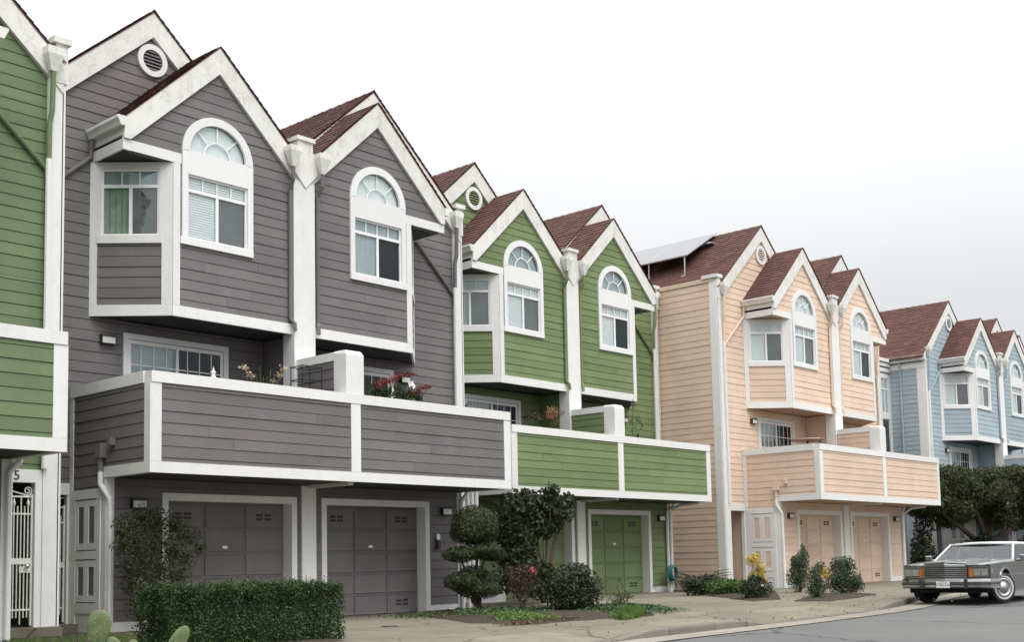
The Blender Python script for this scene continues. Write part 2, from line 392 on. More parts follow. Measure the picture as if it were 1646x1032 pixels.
def build_house(pos, name, label, paint, dark, units=(-1, 1), far=False, gates=(), ends=('wall', 'wall'), roof_len=8.5, blinds=None, wood=None, low=False):
    H = empty(name, pos, label, 'house', 'terraced houses in a row')
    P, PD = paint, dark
    def part(mb, nm, mat, par=None, **k): return mb.build(nm, mat, par or H, **k)
    def wall(nm, fr, polys):
        mb = MB()
        for poly, n1 in polys: mb.prism(poly, fr, n1-.10, n1)
        return part(mb, nm, P)
    def clad(w, fr, polys, holes):
        j = MB() if far else None
        for p in polys: siding(w, fr, p, holes, P, j)
        if far and j.v: j.build('siding', P, w, kind='stuff')
    for s in units:
        ux = (s, 0, 0)
        fF = frame((0, YF, 0), ux, (0, -1, 0)); fM = frame((0, YM, 0), ux, (0, -1, 0)); fG = frame((0, YG, 0), ux, (0, -1, 0)); fB = frame((0, .03, 0), ux, (0, -1, 0))
        fA = frame((s*CB, YF, 0), (s*R2, R2, 0), (s*R2, -R2, 0)); LA = 1.46
        bx = lambda mb, a, b, c, d, e, f: mb.box(s*a, s*b, c, d, e, f)
        # ---- main wall behind (gate bay, deck back wall, side strip, rear gable)
        gable_hi = [(3.9, 8.2), (5.3, 8.2), (5.3, 8.58), (2.737, 10.87), (1.9, 10.12)]
        holes = [(1.10, 3.22, 2.0, 5.10)]
        w = wall('main_wall', fM, [([(.2, 2.3), (1.10, 2.3), (1.10, 5.37), (.2, 5.37)], -.013), ([(3.22, 2.3), (5.35, 2.3), (5.35, 5.37), (3.22, 5.37)], -.013), ([(1.10, 5.10), (3.22, 5.10), (3.22, 5.37), (1.10, 5.37)], -.013),
                                   ([(3.2, 5.37), (5.35, 5.37), (5.35, 8.2), (3.2, 8.2)], -.013), (gable_hi, -.013)])
        clad(w, fM, [[(.2, 3.42), (4.26, 3.42), (4.26, 5.37), (.2, 5.37)], [(4.26, 2.36), (5.2, 2.36), (5.2, 5.37), (4.26, 5.37)], [(3.93, 5.37), (5.2, 5.37), (5.2, 8.2), (3.93, 8.2)], gable_hi], holes)
        # corner board and party fin
        m = MB(); bx(m, 5.2, 5.45, YM-.07, YM+.02, -.3, 9.0); part(m, 'corner_board', WHITE)
        if ends[0 if s < 0 else 1] == 'wall':
          m = MB(); bx(m, 5.30, 5.50 if s > 0 else 5.46, YM-.10, YM+.35, 8.62, 9.26); part(m, 'parapet_post', WHITE_DIRTY)
          m = MB(); bx(m, 5.24, 5.54, YM-.15, YM+.42, 9.26, 9.36); part(m, 'post_cap', WHITE_DIRTY)
        # leader head and downspout at the corner
        m = MB()
        c = (s*5.22, YM-.17)
        def ring(hw, z): return [(c[0]-hw, c[1]-hw*.7, z), (c[0]+hw, c[1]-hw*.7, z), (c[0]+hw, c[1]+hw*.7, z), (c[0]-hw, c[1]+hw*.7, z)]
        rr = ring(.055, 8.74)+ring(.075, 8.82)+ring(.14, 9.0)+ring(.14, 9.12)
        m.add(rr, [(3, 2, 1, 0), (12, 13, 14, 15)]+[(4*i+k, 4*i+(k+1) % 4, 4*i+4+(k+1) % 4, 4*i+4+k) for i in range(3) for k in range(4)]); lead = part(m, 'leader_head', WHITE_DIRTY)
        m = MB(); m.tube([(c[0], c[1], 8.74), (c[0], c[1]+.02, 8.1), (c[0]-s*.02, c[1]+.06, 7.9), (c[0]-s*.02, c[1]+.07, 7.3)], .045, 8); part(m, 'downspout_elbow', P)
        m = MB(); m.tube([(c[0]-s*.02, c[1]+.07, 7.32), (c[0]-s*.02, c[1]+.07, 2.4)], .046, 8); part(m, 'downspout', WHITE)
        # ---- deck door under the bay
        d = pt_empty('deck_door', H)
        m = MB(); m.rect(fM, 1.04, 1.14, 2.6, 5.16, -.02, .05); m.rect(fM, 3.18, 3.28, 2.6, 5.16, -.02, .05); m.rect(fM, 1.14, 3.18, 5.06, 5.16, -.02, .05); m.build('casing', WHITE_CLEAN, d)
        for (a, b) in ((1.14, 2.19), (2.13, 3.18)):
            n0 = -.02 if a < 2 else .0
            m = MB(); m.rect(fM, a, a+.06, 2.6, 5.05, n0, n0+.03); m.rect(fM, b-.06, b, 2.6, 5.05, n0, n0+.03); m.rect(fM, a+.06, b-.06, 4.98, 5.05, n0, n0+.03); m.build('door_frame', SASH, d)
            lightside = (s < 0 and a > 2) or (s > 0 and a < 2)
            MB().rect(fM, a+.06, b-.06, 2.7, 4.98, n0+.01, n0+.014).build('pane', GLASS if lightside else GLASS_DARK, d)
            for i in (1, 2, 3): MB().rect(fM, a+(b-a)*i/4-.01, a+(b-a)*i/4+.01, 2.7, 4.98, n0+.016, n0+.026).build('muntin', SASH, d)
            for i in range(1, 6): MB().rect(fM, a+.06, b-.06, 2.7+i*.38-.01, 2.7+i*.38+.01, n0+.016, n0+.026).build('muntin', SASH, d)
            MB().rect(fM, a, b, 2.6, 5.05, -.10, -.09).build('curtain', CURT_GREY if lightside else SCREEN, d)
        # wall lamp
        for fr_, lu, lz in ((fM, 3.60, 4.98), (fG, 3.66, 1.98)):
            l = pt_empty('wall_lamp', H)
            m = MB(); m.rect(fr_, lu-.14, lu+.14, lz+.055, lz+.09, .02, .12); m.rect(fr_, lu-.14, lu-.125, lz-.06, lz+.055, .02, .115); m.rect(fr_, lu+.125, lu+.14, lz-.06, lz+.055, .02, .115); m.rect(fr_, lu-.14, lu+.14, lz-.075, lz-.06, .02, .115); m.build('lamp_housing', LAMPB, l)
            MB().rect(fr_, lu-.125, lu+.125, lz-.06, lz+.055, .02, .11).build('lamp_glass', LAMPG, l)
        # ---- round louvre in the rear gable
        v = pt_empty('gable_vent', H); cx, cz = 2.737, 10.43
        ringm = MB(); n = 28
        for i in range(n):
            a0, a1 = 2*math.pi*i/n, 2*math.pi*(i+1)/n
            ringm.prism([(cx+.205*math.cos(a0), cz+.205*math.sin(a0)), (cx+.31*math.cos(a0), cz+.31*math.sin(a0)), (cx+.31*math.cos(a1), cz+.31*math.sin(a1)), (cx+.205*math.cos(a1), cz+.205*math.sin(a1))], fM, .0, .07)
        ringm.build('vent_ring', WHITE_CLEAN, v)
        MB().prism([(cx+.205*math.cos(2*math.pi*i/20), cz+.205*math.sin(2*math.pi*i/20)) for i in range(20)], fM, .0, .024).build('vent_back', DARK, v)
        for i in range(6):
            z = cz-.17+i*.066; hw = math.sqrt(max(.205**2-(z-cz+.02)**2, .001))
            MB().add([fM(cx-hw, z, .065), fM(cx+hw, z, .065), fM(cx+hw, z+.045, .03), fM(cx-hw, z+.045, .03), fM(cx-hw, z-.012, .065), fM(cx+hw, z-.012, .065)], [(0, 1, 2, 3), (4, 5, 1, 0)]).build('louvre_slat', P, v)
        # ---- rear rakes + roof
        m = MB(); ap = 11.37; sl_ = .895
        zz = lambda u: ap-sl_*abs(u-2.737)
        m.prism([(2.737, ap), (2.737, ap-.49), (5.44, zz(5.44)-.49), (5.44, zz(5.44))], fM, .0, .09); part(m, 'rake_board', WHITE_DIRTY)
        m = MB(); m.prism([(2.737, ap), (0.02, zz(0.02)), (0.02, zz(0.02)-.49), (2.737, ap-.49)], fM, .0, .09); part(m, 'rake_board', WHITE_DIRTY)
        y0 = YM-.100; rl = roof_len
        ue = 5.44 if (ends[0 if s < 0 else 1] == 'wall') else 5.75
        m = MB()
        for a, b in ((2.737, ue), (2.737, 0.0)):
            m.add([(s*a, y0, zz(a)+.012), (s*b, y0, zz(b)+.012), (s*b, y0+rl, zz(b)+.012), (s*a, y0+rl, zz(a)+.012), (s*a, y0, zz(a)-.015), (s*b, y0, zz(b)-.015), (s*b, y0+rl, zz(b)-.015), (s*a, y0+rl, zz(a)-.015)], [(0, 1, 2, 3), (7, 6, 5, 4), (0, 4, 5, 1), (1, 5, 6, 2), (2, 6, 7, 3)])
        rf = part(m, 'roof', SHINGLE)
        nv = math.hypot(1, sl_)
        shingles(rf, (s*2.737, y0-.015, ap+.016), (0, 1, 0), (s/nv, 0, -sl_/nv), rl, (ue-2.737)*nv)
        shingles(rf, (s*2.737, y0-.015, ap+.016), (0, 1, 0), (-s/nv, 0, -sl_/nv), rl, 2.737*nv)
        m = MB()
        for i in range(int(rl/.3)):
            yy = y0-.02+i*.3
            m.add([(s*2.737-.13, yy, ap-.085), (s*2.737, yy, ap+.05), (s*2.737+.13, yy, ap-.085), (s*2.737-.13, yy+.31, ap-.10), (s*2.737, yy+.31, ap+.033), (s*2.737+.13, yy+.31, ap-.10)], [(0, 1, 4, 3), (1, 2, 5, 4)])
        m.build('ridge_caps', SHINGLE, rf, kind='stuff')
        m = MB(); m.prism([(0.0, 2.3), (5.45, 2.3), (5.45, 8.9), (2.737, 11.3), (0, 8.9)], frame((0, YM+rl-.4, 0), ux, (0, 1, 0)), -.1, 0); part(m, 'back_wall', P)
        # ---- front bay wall and gable
        gp = 10.605; gs = .95; gz = lambda u: gp-gs*abs(u-1.955)
        lowp = [(.2, 5.57), (2.80, 5.57), (2.80, 8.18), (.2, 8.18)]; hip = [(.2, 8.18), (3.74, 8.18), (3.76, 8.40), (1.955, 10.11), (.2, 8.45)]
        hol = [(1.31, 2.63, 6.79, 8.05), (1.35, 2.59, 8.44, 8.86), (1.50, 2.44, 8.86, 8.99), (1.68, 2.26, 8.99, 9.08)]
        sp_ = [[(ac_+sg*.61*math.cos(math.pi/2*i/10), 8.475+.59*math.sin(math.pi/2*i/10)) for i in range(11)]+[(ac_, 9.08), (ac_+sg*.63, 9.08)] for ac_ in (1.97,) for sg in (-1, 1)]
        fl = [([(.2, 5.40), (1.31, 5.40), (1.31, 8.44), (.2, 8.44)], -.013), ([(2.63, 5.40), (2.88, 5.40), (2.88, 8.18), (2.63, 8.18)], -.013), ([(1.31, 5.40), (2.63, 5.40), (2.63, 6.79), (1.31, 6.79)], -.013),
              ([(1.31, 8.05), (2.63, 8.05), (2.63, 8.44), (1.31, 8.44)], -.013), ([(2.63, 8.18), (3.74, 8.18), (3.76, 8.44), (2.63, 8.44)], -.013), ([(2.59, 8.44), (3.72, 8.44), (2.59, 9.5)], -.013), ([(1.35, 9.06), (2.59, 9.06), (2.59, 9.5), (1.955, 10.1), (1.35, 9.52)], -.013), ([(.2, 8.44), (1.35, 8.44), (1.35, 9.52)], -.013)]+[(q, -.013) for q in sp_]
        w = wall('bay_wall', fF, fl)
        clad(w, fF, [lowp, hip], hol)
        # trims on the bay front
        m = MB(); m.rect(fF, .2, CB+.012, 5.37, 5.57, -.02, .032); part(m, 'band_board', WHITE)
        m = MB(); m.rect(fF, 2.767, CB+.012, 5.572, 8.176, -.02, .034); part(m, 'corner_board', WHITE)
        m = MB(); m.rect(fF, 2.745, 3.905, 8.18, 8.37, -.02, .034); part(m, 'eave_return', WHITE)
        m = MB(); bx(m, 3.87, 3.91, YF-.036, YM, 8.18, 8.37); part(m, 'eave_return', WHITE)
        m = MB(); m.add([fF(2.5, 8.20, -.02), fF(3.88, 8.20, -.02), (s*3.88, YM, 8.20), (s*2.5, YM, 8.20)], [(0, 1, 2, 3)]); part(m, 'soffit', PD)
        m = MB(); m.prism([(1.955, gp), (1.955, gp-.52), (3.777, 8.374), (3.905, 8.374), (3.905, gz(3.905))], fF, .0, .075); part(m, 'rake_board', WHITE_DIRTY)
        m = MB(); m.prism([(1.955, gp), (.0, gz(.0)), (.0, gz(0)-.42), (.12, gz(0)-.40), (1.955, gp-.52)], fF, .0, .075); part(m, 'rake_board', WHITE_DIRTY)
        m = MB(); bx(m, 3.86, 3.90, YF-.07, YM, 8.44, 8.68); part(m, 'fascia', WHITE)
        m = MB(); yA, yB = YF-.10, YM-.02
        prof = [(3.90, 8.58), (3.99, 8.58), (4.01, 8.64), (4.05, 8.70), (4.05, 8.75), (3.90, 8.75)]
        m.add([(s*a, yA, b) for a, b in prof]+[(s*a, yB, b) for a, b in prof], [tuple(range(6)), tuple(range(11, 5, -1))]+[(i, i+6, (i+1) % 6+6, (i+1) % 6) for i in range(6)]); part(m, 'gutter', WHITE_DIRTY)
        m = MB(); m.tube([(s*3.96, YM-.08, 8.56), (s*3.97, YM-.06, 8.25), (s*5.18, YM-.06, 7.16), (s*5.2, YM-.06, 6.9)], .038, 8); part(m, 'drain_pipe', P)
        # front gable roof
        y1 = YF-.084; yl = YM+.03-y1; m = MB()
        for a, b in ((1.955, 3.97), (1.955, .0)):
            m.add([(s*a, y1, gz(a)+.012), (s*b, y1, gz(b)+.012), (s*b, y1+yl, gz(b)+.012), (s*a, y1+yl, gz(a)+.012), (s*a, y1, gz(a)-.015), (s*b, y1, gz(b)-.015), (s*b, y1+yl, gz(b)-.015), (s*a, y1+yl, gz(a)-.015)], [(0, 1, 2, 3), (7, 6, 5, 4), (0, 4, 5, 1), (1, 5, 6, 2), (2, 6, 7, 3)])
        rf = part(m, 'roof', SHINGLE); nv = math.hypot(1, gs)
        shingles(rf, (s*1.955, y1-.015, gp+.016), (0, 1, 0), (s/nv, 0, -gs/nv), yl, 2.02*nv)
        shingles(rf, (s*1.955, y1-.015, gp+.016), (0, 1, 0), (-s/nv, 0, -gs/nv), yl, 1.95*nv)
        # ---- arched window casing
        aw = pt_empty('arched_window', H); ac = 1.97; zc = 8.455
        m = MB(); m.rect(fF, ac-.77, ac-.65, 6.84, zc, .0, .055); m.rect(fF, ac+.65, ac+.765, 6.84, zc, .0, .055); m.rect(fF, ac-.77, ac+.80, 6.71, 6.84, .0, .065); m.rect(fF, ac-.65, ac+.65, 8.03, zc+.02, .0, .052)
        m.build('casing', WHITE_CLEAN, aw)
        m = MB(); n = 26
        for i in range(n):
            a0, a1 = math.pi*i/n, math.pi*(i+1)/n
            m.prism([(ac+.61*math.cos(a0), zc+.02+.59*math.sin(a0)), (ac+.768*math.cos(a0), zc+.765*math.sin(a0)), (ac+.768*math.cos(a1), zc+.765*math.sin(a1)), (ac+.61*math.cos(a1), zc+.02+.59*math.sin(a1))], fF, .0, .055)
        m.build('arch_casing', WHITE_CLEAN, aw)
        hp = [(ac+.615*math.cos(math.pi*i/20), zc+.02+.595*math.sin(math.pi*i/20)) for i in range(21)]
        MB().prism(hp, fF, -.018, -.012).build('pane', GLASS, aw)
        MB().prism(hp, fF, -.045, -.04).build('curtain', CURT_GREY if not blinds else BLIND, aw)
        m = MB()
        for i in range(14):
            a0, a1 = math.pi*i/14, math.pi*(i+1)/14
            m.prism([(ac+.27*math.cos(a0), zc+.02+.27*math.sin(a0)), (ac+.295*math.cos(a0), zc+.02+.295*math.sin(a0)), (ac+.295*math.cos(a1), zc+.02+.295*math.sin(a1)), (ac+.27*math.cos(a1), zc+.02+.27*math.sin(a1))], fF, -.01, .006)
        m.build('muntin', SASH, aw)
        for a in (45, 90, 135):
            ca, sa = math.cos(math.radians(a)), math.sin(math.radians(a)); h = .012
            MB().prism([(ac+.295*ca+h*sa, zc+.02+.295*sa-h*ca), (ac+.6*ca+h*sa, zc+.02+.585*sa-h*ca), (ac+.6*ca-h*sa, zc+.02+.585*sa+h*ca), (ac+.295*ca-h*sa, zc+.02+.295*sa+h*ca)], fF, -.01, .006).build('muntin', SASH, aw)
        bl = (blinds or {}).get(s, ('blind', 'screen', 'blind'))
        kk = bl if s > 0 else (bl[1], bl[0], bl[2])
        window_unit(H, fF, ac-.65, ac+.65, 6.84, 8.03, 7.74, kk)
        # ---- angled bay face
        w = MB()
        for poly in ([(0, 5.40), (LA, 5.40), (LA, 6.80), (0, 6.80)], [(0, 6.80), (.23, 6.80), (.23, 8.18), (0, 8.18)], [(1.26, 6.80), (LA, 6.80), (LA, 8.18), (1.26, 8.18)], [(.23, 8.06), (1.26, 8.06), (1.26, 8.18), (.23, 8.18)]): w.prism(poly, fA, -.12, -.013)
        w = part(w, 'bay_side_wall', P)
        clad(w, fA, [[(.18, 5.57), (1.35, 5.57), (1.35, 6.69), (.18, 6.69)]], [])
        m = MB(); m.rect(fA, .0, LA, 5.372, 5.57, -.02, .032); m.rect(fA, .0, .19, 5.572, 8.176, -.02, .033); m.rect(fA, 1.33, LA, 5.572, 8.176, -.02, .033); m.rect(fA, .19, 1.33, 6.69, 6.83, -.02, .05); m.rect(fA, .19, 1.33, 8.05, 8.176, -.02, .033); m.rect(fA, .19, .24, 6.83, 8.05, -.02, .033); m.rect(fA, 1.26, 1.33, 6.83, 8.05, -.02, .033)
        part(m, 'bay_side_trim', WHITE)
        bs = (blinds or {}).get('side', ('screen', 'green', 'grey'))
        window_unit(H, fA, .24, 1.26, 6.83, 8.05, 7.74, bs if s < 0 else ('blind', 'screen', 'blind'), 3)
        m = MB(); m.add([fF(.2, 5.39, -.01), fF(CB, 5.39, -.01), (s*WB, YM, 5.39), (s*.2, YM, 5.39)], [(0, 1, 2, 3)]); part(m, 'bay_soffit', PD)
        # ---- deck, balcony parapet
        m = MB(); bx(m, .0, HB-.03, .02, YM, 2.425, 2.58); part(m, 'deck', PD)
        bw = MB(); bw.rect(fB, .0, HB-.03, 2.44, 4.04, -.14, -.013); bw = part(bw, 'balcony_wall', P)
        clad(bw, fB, [[(.115, 2.59), (4.07, 2.59), (4.07, 3.87), (.115, 3.87)]], [])
        m = MB(); m.rect(fB, .0, HB, 2.41, 2.59, -.02, .030); part(m, 'band_board', WHITE)
        m = MB(); m.rect(fB, 4.065, HB, 2.592, 3.865, -.02, .030); part(m, 'corner_board', WHITE)
        m = MB(); m.rect(fB, .0, HB+.015, 3.868, 4.048, -.16, .045); part(m, 'balcony_cap', WHITE)
        # side of the balcony and of the garage
        fS = frame((s*HB, 0, 0), (0, 1, 0), (s, 0, 0))
        sw = MB(); sw.rect(fS, .03, YM, 2.60, 4.04, -.14, -.013); sw.rect(fS, YG, YM, -.3, 2.60, -.16, -.013 if s < 0 else -.085); sw = part(sw, 'side_wall', P)
        clad(sw, fS, [[(.18, 2.59), (YM-.14, 2.59), (YM-.14, 3.87), (.18, 3.87)], [(YG+.12, 2.24), (YM-.14, 2.24), (YM-.14, 2.59), (YG+.12, 2.59)]][:2 if s < 0 else 1], [])
        m = MB(); m.rect(fS, .002, YG+.02, 2.412, 2.59, -.10, .030); m.rect(fS, .002, .18, 2.592, 3.865, -.02, .030); m.rect(fS, .2, YM-.02, 3.868, 4.062, -.16, .040); m.rect(fS, YM-.14, YM-.02, -.3, 3.865, -.02, .030); part(m, 'side_trim', WHITE)
        # utility cupboard doors in the garage side
        if s < 0:
            u = pt_empty('utility_cupboard', H)
            m = MB(); m.rect(fS, YG+.12, YM-.14, 2.08, 2.24, -.01, .034); m.rect(fS, YG+.12, YG+.24, -.2, 2.08, -.01, .030); m.rect(fS, YM-.24, YM-.14, -.2, 2.08, -.01, .030); m.rect(fS, YG+.24, YM-.24, 1.06, 1.2, -.01, .030); m.rect(fS, YG+.24, YM-.24, .15, .32, -.01, .030); m.rect(fS, YG+.24, YM-.24, -.3, .15, -.01, .012); m.build('cupboard_frame', WHITE, u)
            for z0_, z1_ in ((.34, 1.04), (1.22, 2.06)):
                for a in (YG+.245, YG+.597):
                    b = a+.345; mm = MB()
                    mm.rect(fS, a, a+.075, z0_, z1_, -.01, .022); mm.rect(fS, b-.075, b, z0_, z1_, -.01, .022); mm.rect(fS, a+.075, b-.075, z0_, z0_+.11, -.01, .022); mm.rect(fS, a+.075, b-.075, z1_-.11, z1_, -.01, .022); mm.build('cupboard_door', WHITE, u)
                    MB().rect(fS, a+.075, b-.075, z0_+.11, z1_-.11, -.01, .006).build('door_panel', P, u)
        # garage corner post + downspout with scupper
        m = MB(); bx(m, 4.10 if s < 0 else 4.02, HB+.012 if s < 0 else HB-.07, YG-.034, YG+.12, -.3, 2.41); part(m, 'corner_board', WHITE)
        sc = pt_empty('scupper', H)
        MB().rect(fS, 1.36, 1.54, 2.74, 2.98, .02, .14).build('scupper_box', P, sc); MB().rect(fS, 1.08, 1.18, 2.93, 3.06, .02, .12).build('overflow_spout', P, sc)
        m = MB(); m.tube([(s*(HB+.08), 1.45, 2.76), (s*(HB+.08), 1.45, 2.5)], .045, 8); m.build('drain_pipe', P, sc)
        if s > 0: MB().tube([(HB+.01, YG-.11, 2.43), (HB+.0, YG-.11, 2.37), (HB-.06, YG-.10, 2.31), (HB-.13, YG-.085, 2.22), (HB-.13, YG-.085, 2.1), (HB-.13, YG-.085, -.12)], .045, 8).build('downspout', WHITE, sc)
        m = MB(); m.tube([(s*(HB+.08), 1.45, 2.52), (s*(HB+.08), 1.45, 2.3), (s*(HB-.03)-.09*(s > 0), YG-.08, 2.05), (s*(HB-.04)-.10*(s > 0), YG-.08, 1.9), (s*(HB-.04)-.10*(s > 0), YG-.08, -.12)], .045, 8)
        if s < 0: m.build('downspout', WHITE, sc)
        # ---- garage front
        gw = MB()
        for poly in ([(.12, -.3), (.30, -.3), (.30, 2.42), (.12, 2.42)], [(3.18, -.3), (4.12, -.3), (4.12, 2.42), (3.18, 2.42)], [(.30, 2.12), (3.18, 2.12), (3.18, 2.42), (.30, 2.42)]): gw.prism(poly, fG, -.12, -.013)
        gw = part(gw, 'garage_wall', P)
        clad(gw, fG, [[(.16, .0), (4.10, .0), (4.10, 2.41), (.16, 2.41)]], [(.31, 3.18, -1, 2.18)])
        m = MB(); m.rect(fG, 3.19, 4.10, -.2, .0, -.02, .03); part(m, 'base_board', WHITE)
        gc = MB(); gc.rect(fG, .30, .42, -.2, 2.187, -.26, .034); gc.rect(fG, 3.07, 3.19, -.2, 2.187, -.26, .034); gc.rect(fG, .42, 3.07, 2.06, 2.187, -.26, .034); part(gc, 'garage_door_casing', WHITE)
        gd = pt_empty('garage_door', H); fD = frame((0, YG+.24, 0), ux, (0, -1, 0))
        MB().rect(fD, .42, 3.07, -.2, 2.06, -.04, .0).build('door_leaf', PD if False else P, gd)
        cw = (2.65-.04*4)/3; rh = (2.20-.05*6)/5
        for i in range(5):
            for j in range(3):
                a = .46+j*(cw+.04); z = -.12+i*(rh+.05)
                m = MB(); q0 = [(a, z), (a+cw, z), (a+cw, z+rh), (a, z+rh)]; q1 = [(a+.03, z+.03), (a+cw-.03, z+.03), (a+cw-.03, z+rh-.03), (a+.03, z+rh-.03)]
                m.add([fD(*p, .001) for p in q0]+[fD(*p, .020) for p in q0]+[fD(*p, .008) for p in q1], [(0, 1, 5, 4), (1, 2, 6, 5), (2, 3, 7, 6), (3, 0, 4, 7), (4, 5, 9, 8), (5, 6, 10, 9), (6, 7, 11, 10), (7, 4, 8, 11), (8, 9, 10, 11)]); m.build('door_panel', P, gd)
        for (j, i) in ((0, 4), (2, 4), ((2 if s > 0 else 0), 0)):
            a = .46+j*(cw+.04)+cw*.30; z = -.12+i*(rh+.05)+rh*.38; m = MB()
            for q in range(2):
                for r_ in range(2): m.rect(fD, a+q*.19, a+q*.19+.15, z+r_*.075, z+r_*.075+.05, .006, .0095)
            m.build('door_vent', VENT, gd)
        MB().rect(fD, 1.70, 1.80, 1.22, 1.27, .0, .035).build('door_handle', SASH, gd)
        # ---- front gate bay: header beam, jamb
        m = MB(); m.rect(fM, HB+.04, 5.2, 2.18, 2.38, -.1, .05); m.rect(fM, 5.09, 5.2, -.15, 2.18, -.1, .05); m.rect(fM, HB+.03, HB+.07, -.15, 2.2, -.08, .03); part(m, 'gate_frame', WHITE)
        m = MB(); bx(m, HB+.0, 5.4, YM+1.6, YM+1.7, -.3, 2.4); bx(m, HB-.1, HB, YM, YM+1.7, -.3, 2.4); bx(m, 5.4, 5.45, YM+.02, YM+1.7, -.3, 2.4); bx(m, HB, 5.4, YM+.1, YM+1.6, 2.32, 2.42); part(m, 'passage_wall', P)
        m = MB(); bx(m, HB, 5.4, YM-.35, YM+1.7, -.3, -.03); part(m, 'step', CONC)
        if s in gates:
            g = pt_empty('iron_gate', H); t0, t1 = HB+.09, 5.08; n = int(round((t1-t0-.03)/.055))
            fr_ = MB()
            for z in (.24, 1.70, 1.965): fr_.rect(fM, t0, t1, z-.012, z+.012, -.03, -.006)
            fr_.rect(fM, t0, t1, .93, 1.02, -.032, -.004); fr_.rect(fM, t0, t0+.028, .0, 2.0, -.036, .0); fr_.rect(fM, t1-.028, t1, .0, 2.0, -.036, .0); fr_.build('gate_rail', IRON, g)
            for i in range(1, n):
                t = t0+.014+i*(t1-t0-.028)/n; tall = i % 4 == 2
                lo, hi = (.02, 1.955) if tall else (.12, 1.82)
                MB().tube([fM(t, lo, -.018), fM(t, hi, -.018)], .0105, 6).build('gate_bar', IRON, g)
                if i % 4 == 0:
                    MB().tube([fM(t, 1.81, -.018), fM(t, 1.84, -.018), fM(t, 1.87, -.018), fM(t, 1.95, -.018)], [.010, .022, .024, .002], 6).build('spear_tip', IRON, g)
            m = MB(); pth = [fM(t0+.02, 2.14, -.018)]
            for i in range(0, 34):
                a = -2.2+i*.32; r_ = .075*(1-i/42); pth.append(fM(t1-.08+r_*math.cos(a), 2.055+r_*math.sin(a), -.018))
            m.tube(pth, .011, 6); m.build('gate_scroll', IRON, g)
            MB().rect(fM, t1-.2, t1-.0, .80, .90, -.034, -.002).build('lock_plate', IRON, g)
            m = MB(); m.lathe(fM(t1-.10, .90, .0), [(.0, -.075), (.03, -.07), (.038, -.05), (.025, -.03), (.012, -.02), (.012, .0)], 12, 'y'); m.build('gate_knob', ALU, g, smooth=True)
    # ---- centre pieces shared by the two units
    m = MB(); m.box(-.28 if -1 in units else -.02, .236, YF-.10, YF+.25, 2.58, 8.44); part(m, 'centre_post', WHITE)
    m = MB(); m.prism([(-.46, 8.82), (0, 8.32), (.46, 8.82), (.24, 9.06), (-.24, 9.06)], frame((0, YF, 0), (1, 0, 0), (0, -1, 0)), .077, .126); part(m, 'valley_board', WHITE_DIRTY)
    m = MB(); m.box(-.185, .185, YF-.12, YF+.4, 8.9, 9.27); part(m, 'parapet_post', WHITE_DIRTY)
    m = MB(); m.box(-.22, .22, YF-.16, YF+.45, 9.27, 9.35); part(m, 'post_cap', WHITE_DIRTY)
    for s in units:
        c = (s*.36, YF-.20); m = MB()
        rg = lambda hw, z: [(c[0]-hw, c[1]-hw*.75, z), (c[0]+hw, c[1]-hw*.75, z), (c[0]+hw, c[1]+hw*.75, z), (c[0]-hw, c[1]+hw*.75, z)]
        rr = rg(.045, 8.66)+rg(.07, 8.74)+rg(.14, 8.96)+rg(.14, 9.06)
        m.add(rr, [(3, 2, 1, 0), (12, 13, 14, 15)]+[(4*i+k, 4*i+(k+1) % 4, 4*i+4+(k+1) % 4, 4*i+4+k) for i in range(3) for k in range(4)]); part(m, 'leader_head', WHITE_DIRTY)
        m = MB(); m.tube([(c[0], c[1], 8.66), (c[0], c[1]+.01, 8.42), (s*.335, YF-.065, 8.22), (s*.335, YF-.06, 5.66), (s*.29, YF-.13, 5.56), (s*.29, YF-.14, 5.42)], .04, 8); part(m, 'downspout', P)
    # divider on the deck
    dv = MB(); dv.box(-.20, .18, .40, YF-.12, 2.58, 4.70); dv = part(dv, 'deck_divider', P)
    for s in (-1, 1):
        fS = frame((s*.20 if s < 0 else .18, 0, 0), (0, 1, 0), (s, 0, 0)); j = MB() if far else None
        if s < 0 or True:
            siding(dv, fS, [(.36, 3.42), (YF-.12, 3.42), (YF-.12, 4.69), (.36, 4.69)], [], P, j)
            if far: j.build('siding', P, dv, kind='stuff')
    m = MB(); m.box(-.23, .205, .35, YF-.10, 4.70, 4.86); part(m, 'divider_cap', WHITE)
    m = MB(); m.v += []
    m.add([(-.23, .0, 4.05), (.20, .0, 4.05), (.20, .35, 4.05), (-.23, .35, 4.05), (-.23, .0, 4.79), (.20, .0, 4.79), (.20, .35, 4.84), (-.23, .35, 4.84), (-.20, .05, 4.87), (.17, .05, 4.87), (.17, .35, 4.875), (-.20, .35, 4.875)],
          [(0, 3, 2, 1), (0, 1, 5, 4), (1, 2, 6, 5), (2, 3, 7, 6), (3, 0, 4, 7), (4, 5, 9, 8), (5, 6, 10, 9), (6, 7, 11, 10), (7, 4, 8, 11), (8, 9, 10, 11)])
    part(m, 'divider_post', WHITE)
    m = MB(); m.box(-.113, .115, -.002, .05, 2.592, 3.9); part(m, 'balcony_mid_post', WHITE)
    m = MB(); m.box(-.20, .14, YG-.06, YG+.1, -.3, 2.41); part(m, 'garage_pier', WHITE)
    m = MB(); m.box(-.06, .06, .16, YG-.06, 2.36, 2.424); part(m, 'soffit_beam', WHITE)
    m = MB(); m.box(-.18, .18, YF-.02, YM, 2.58, 5.37); part(m, 'party_wall', P)
    m = MB(); m.box(-HB+.14 if -1 in units else 0, HB-.14, YG+.5, YG+.6, -.3, 2.42); part(m, 'garage_back', DARK)
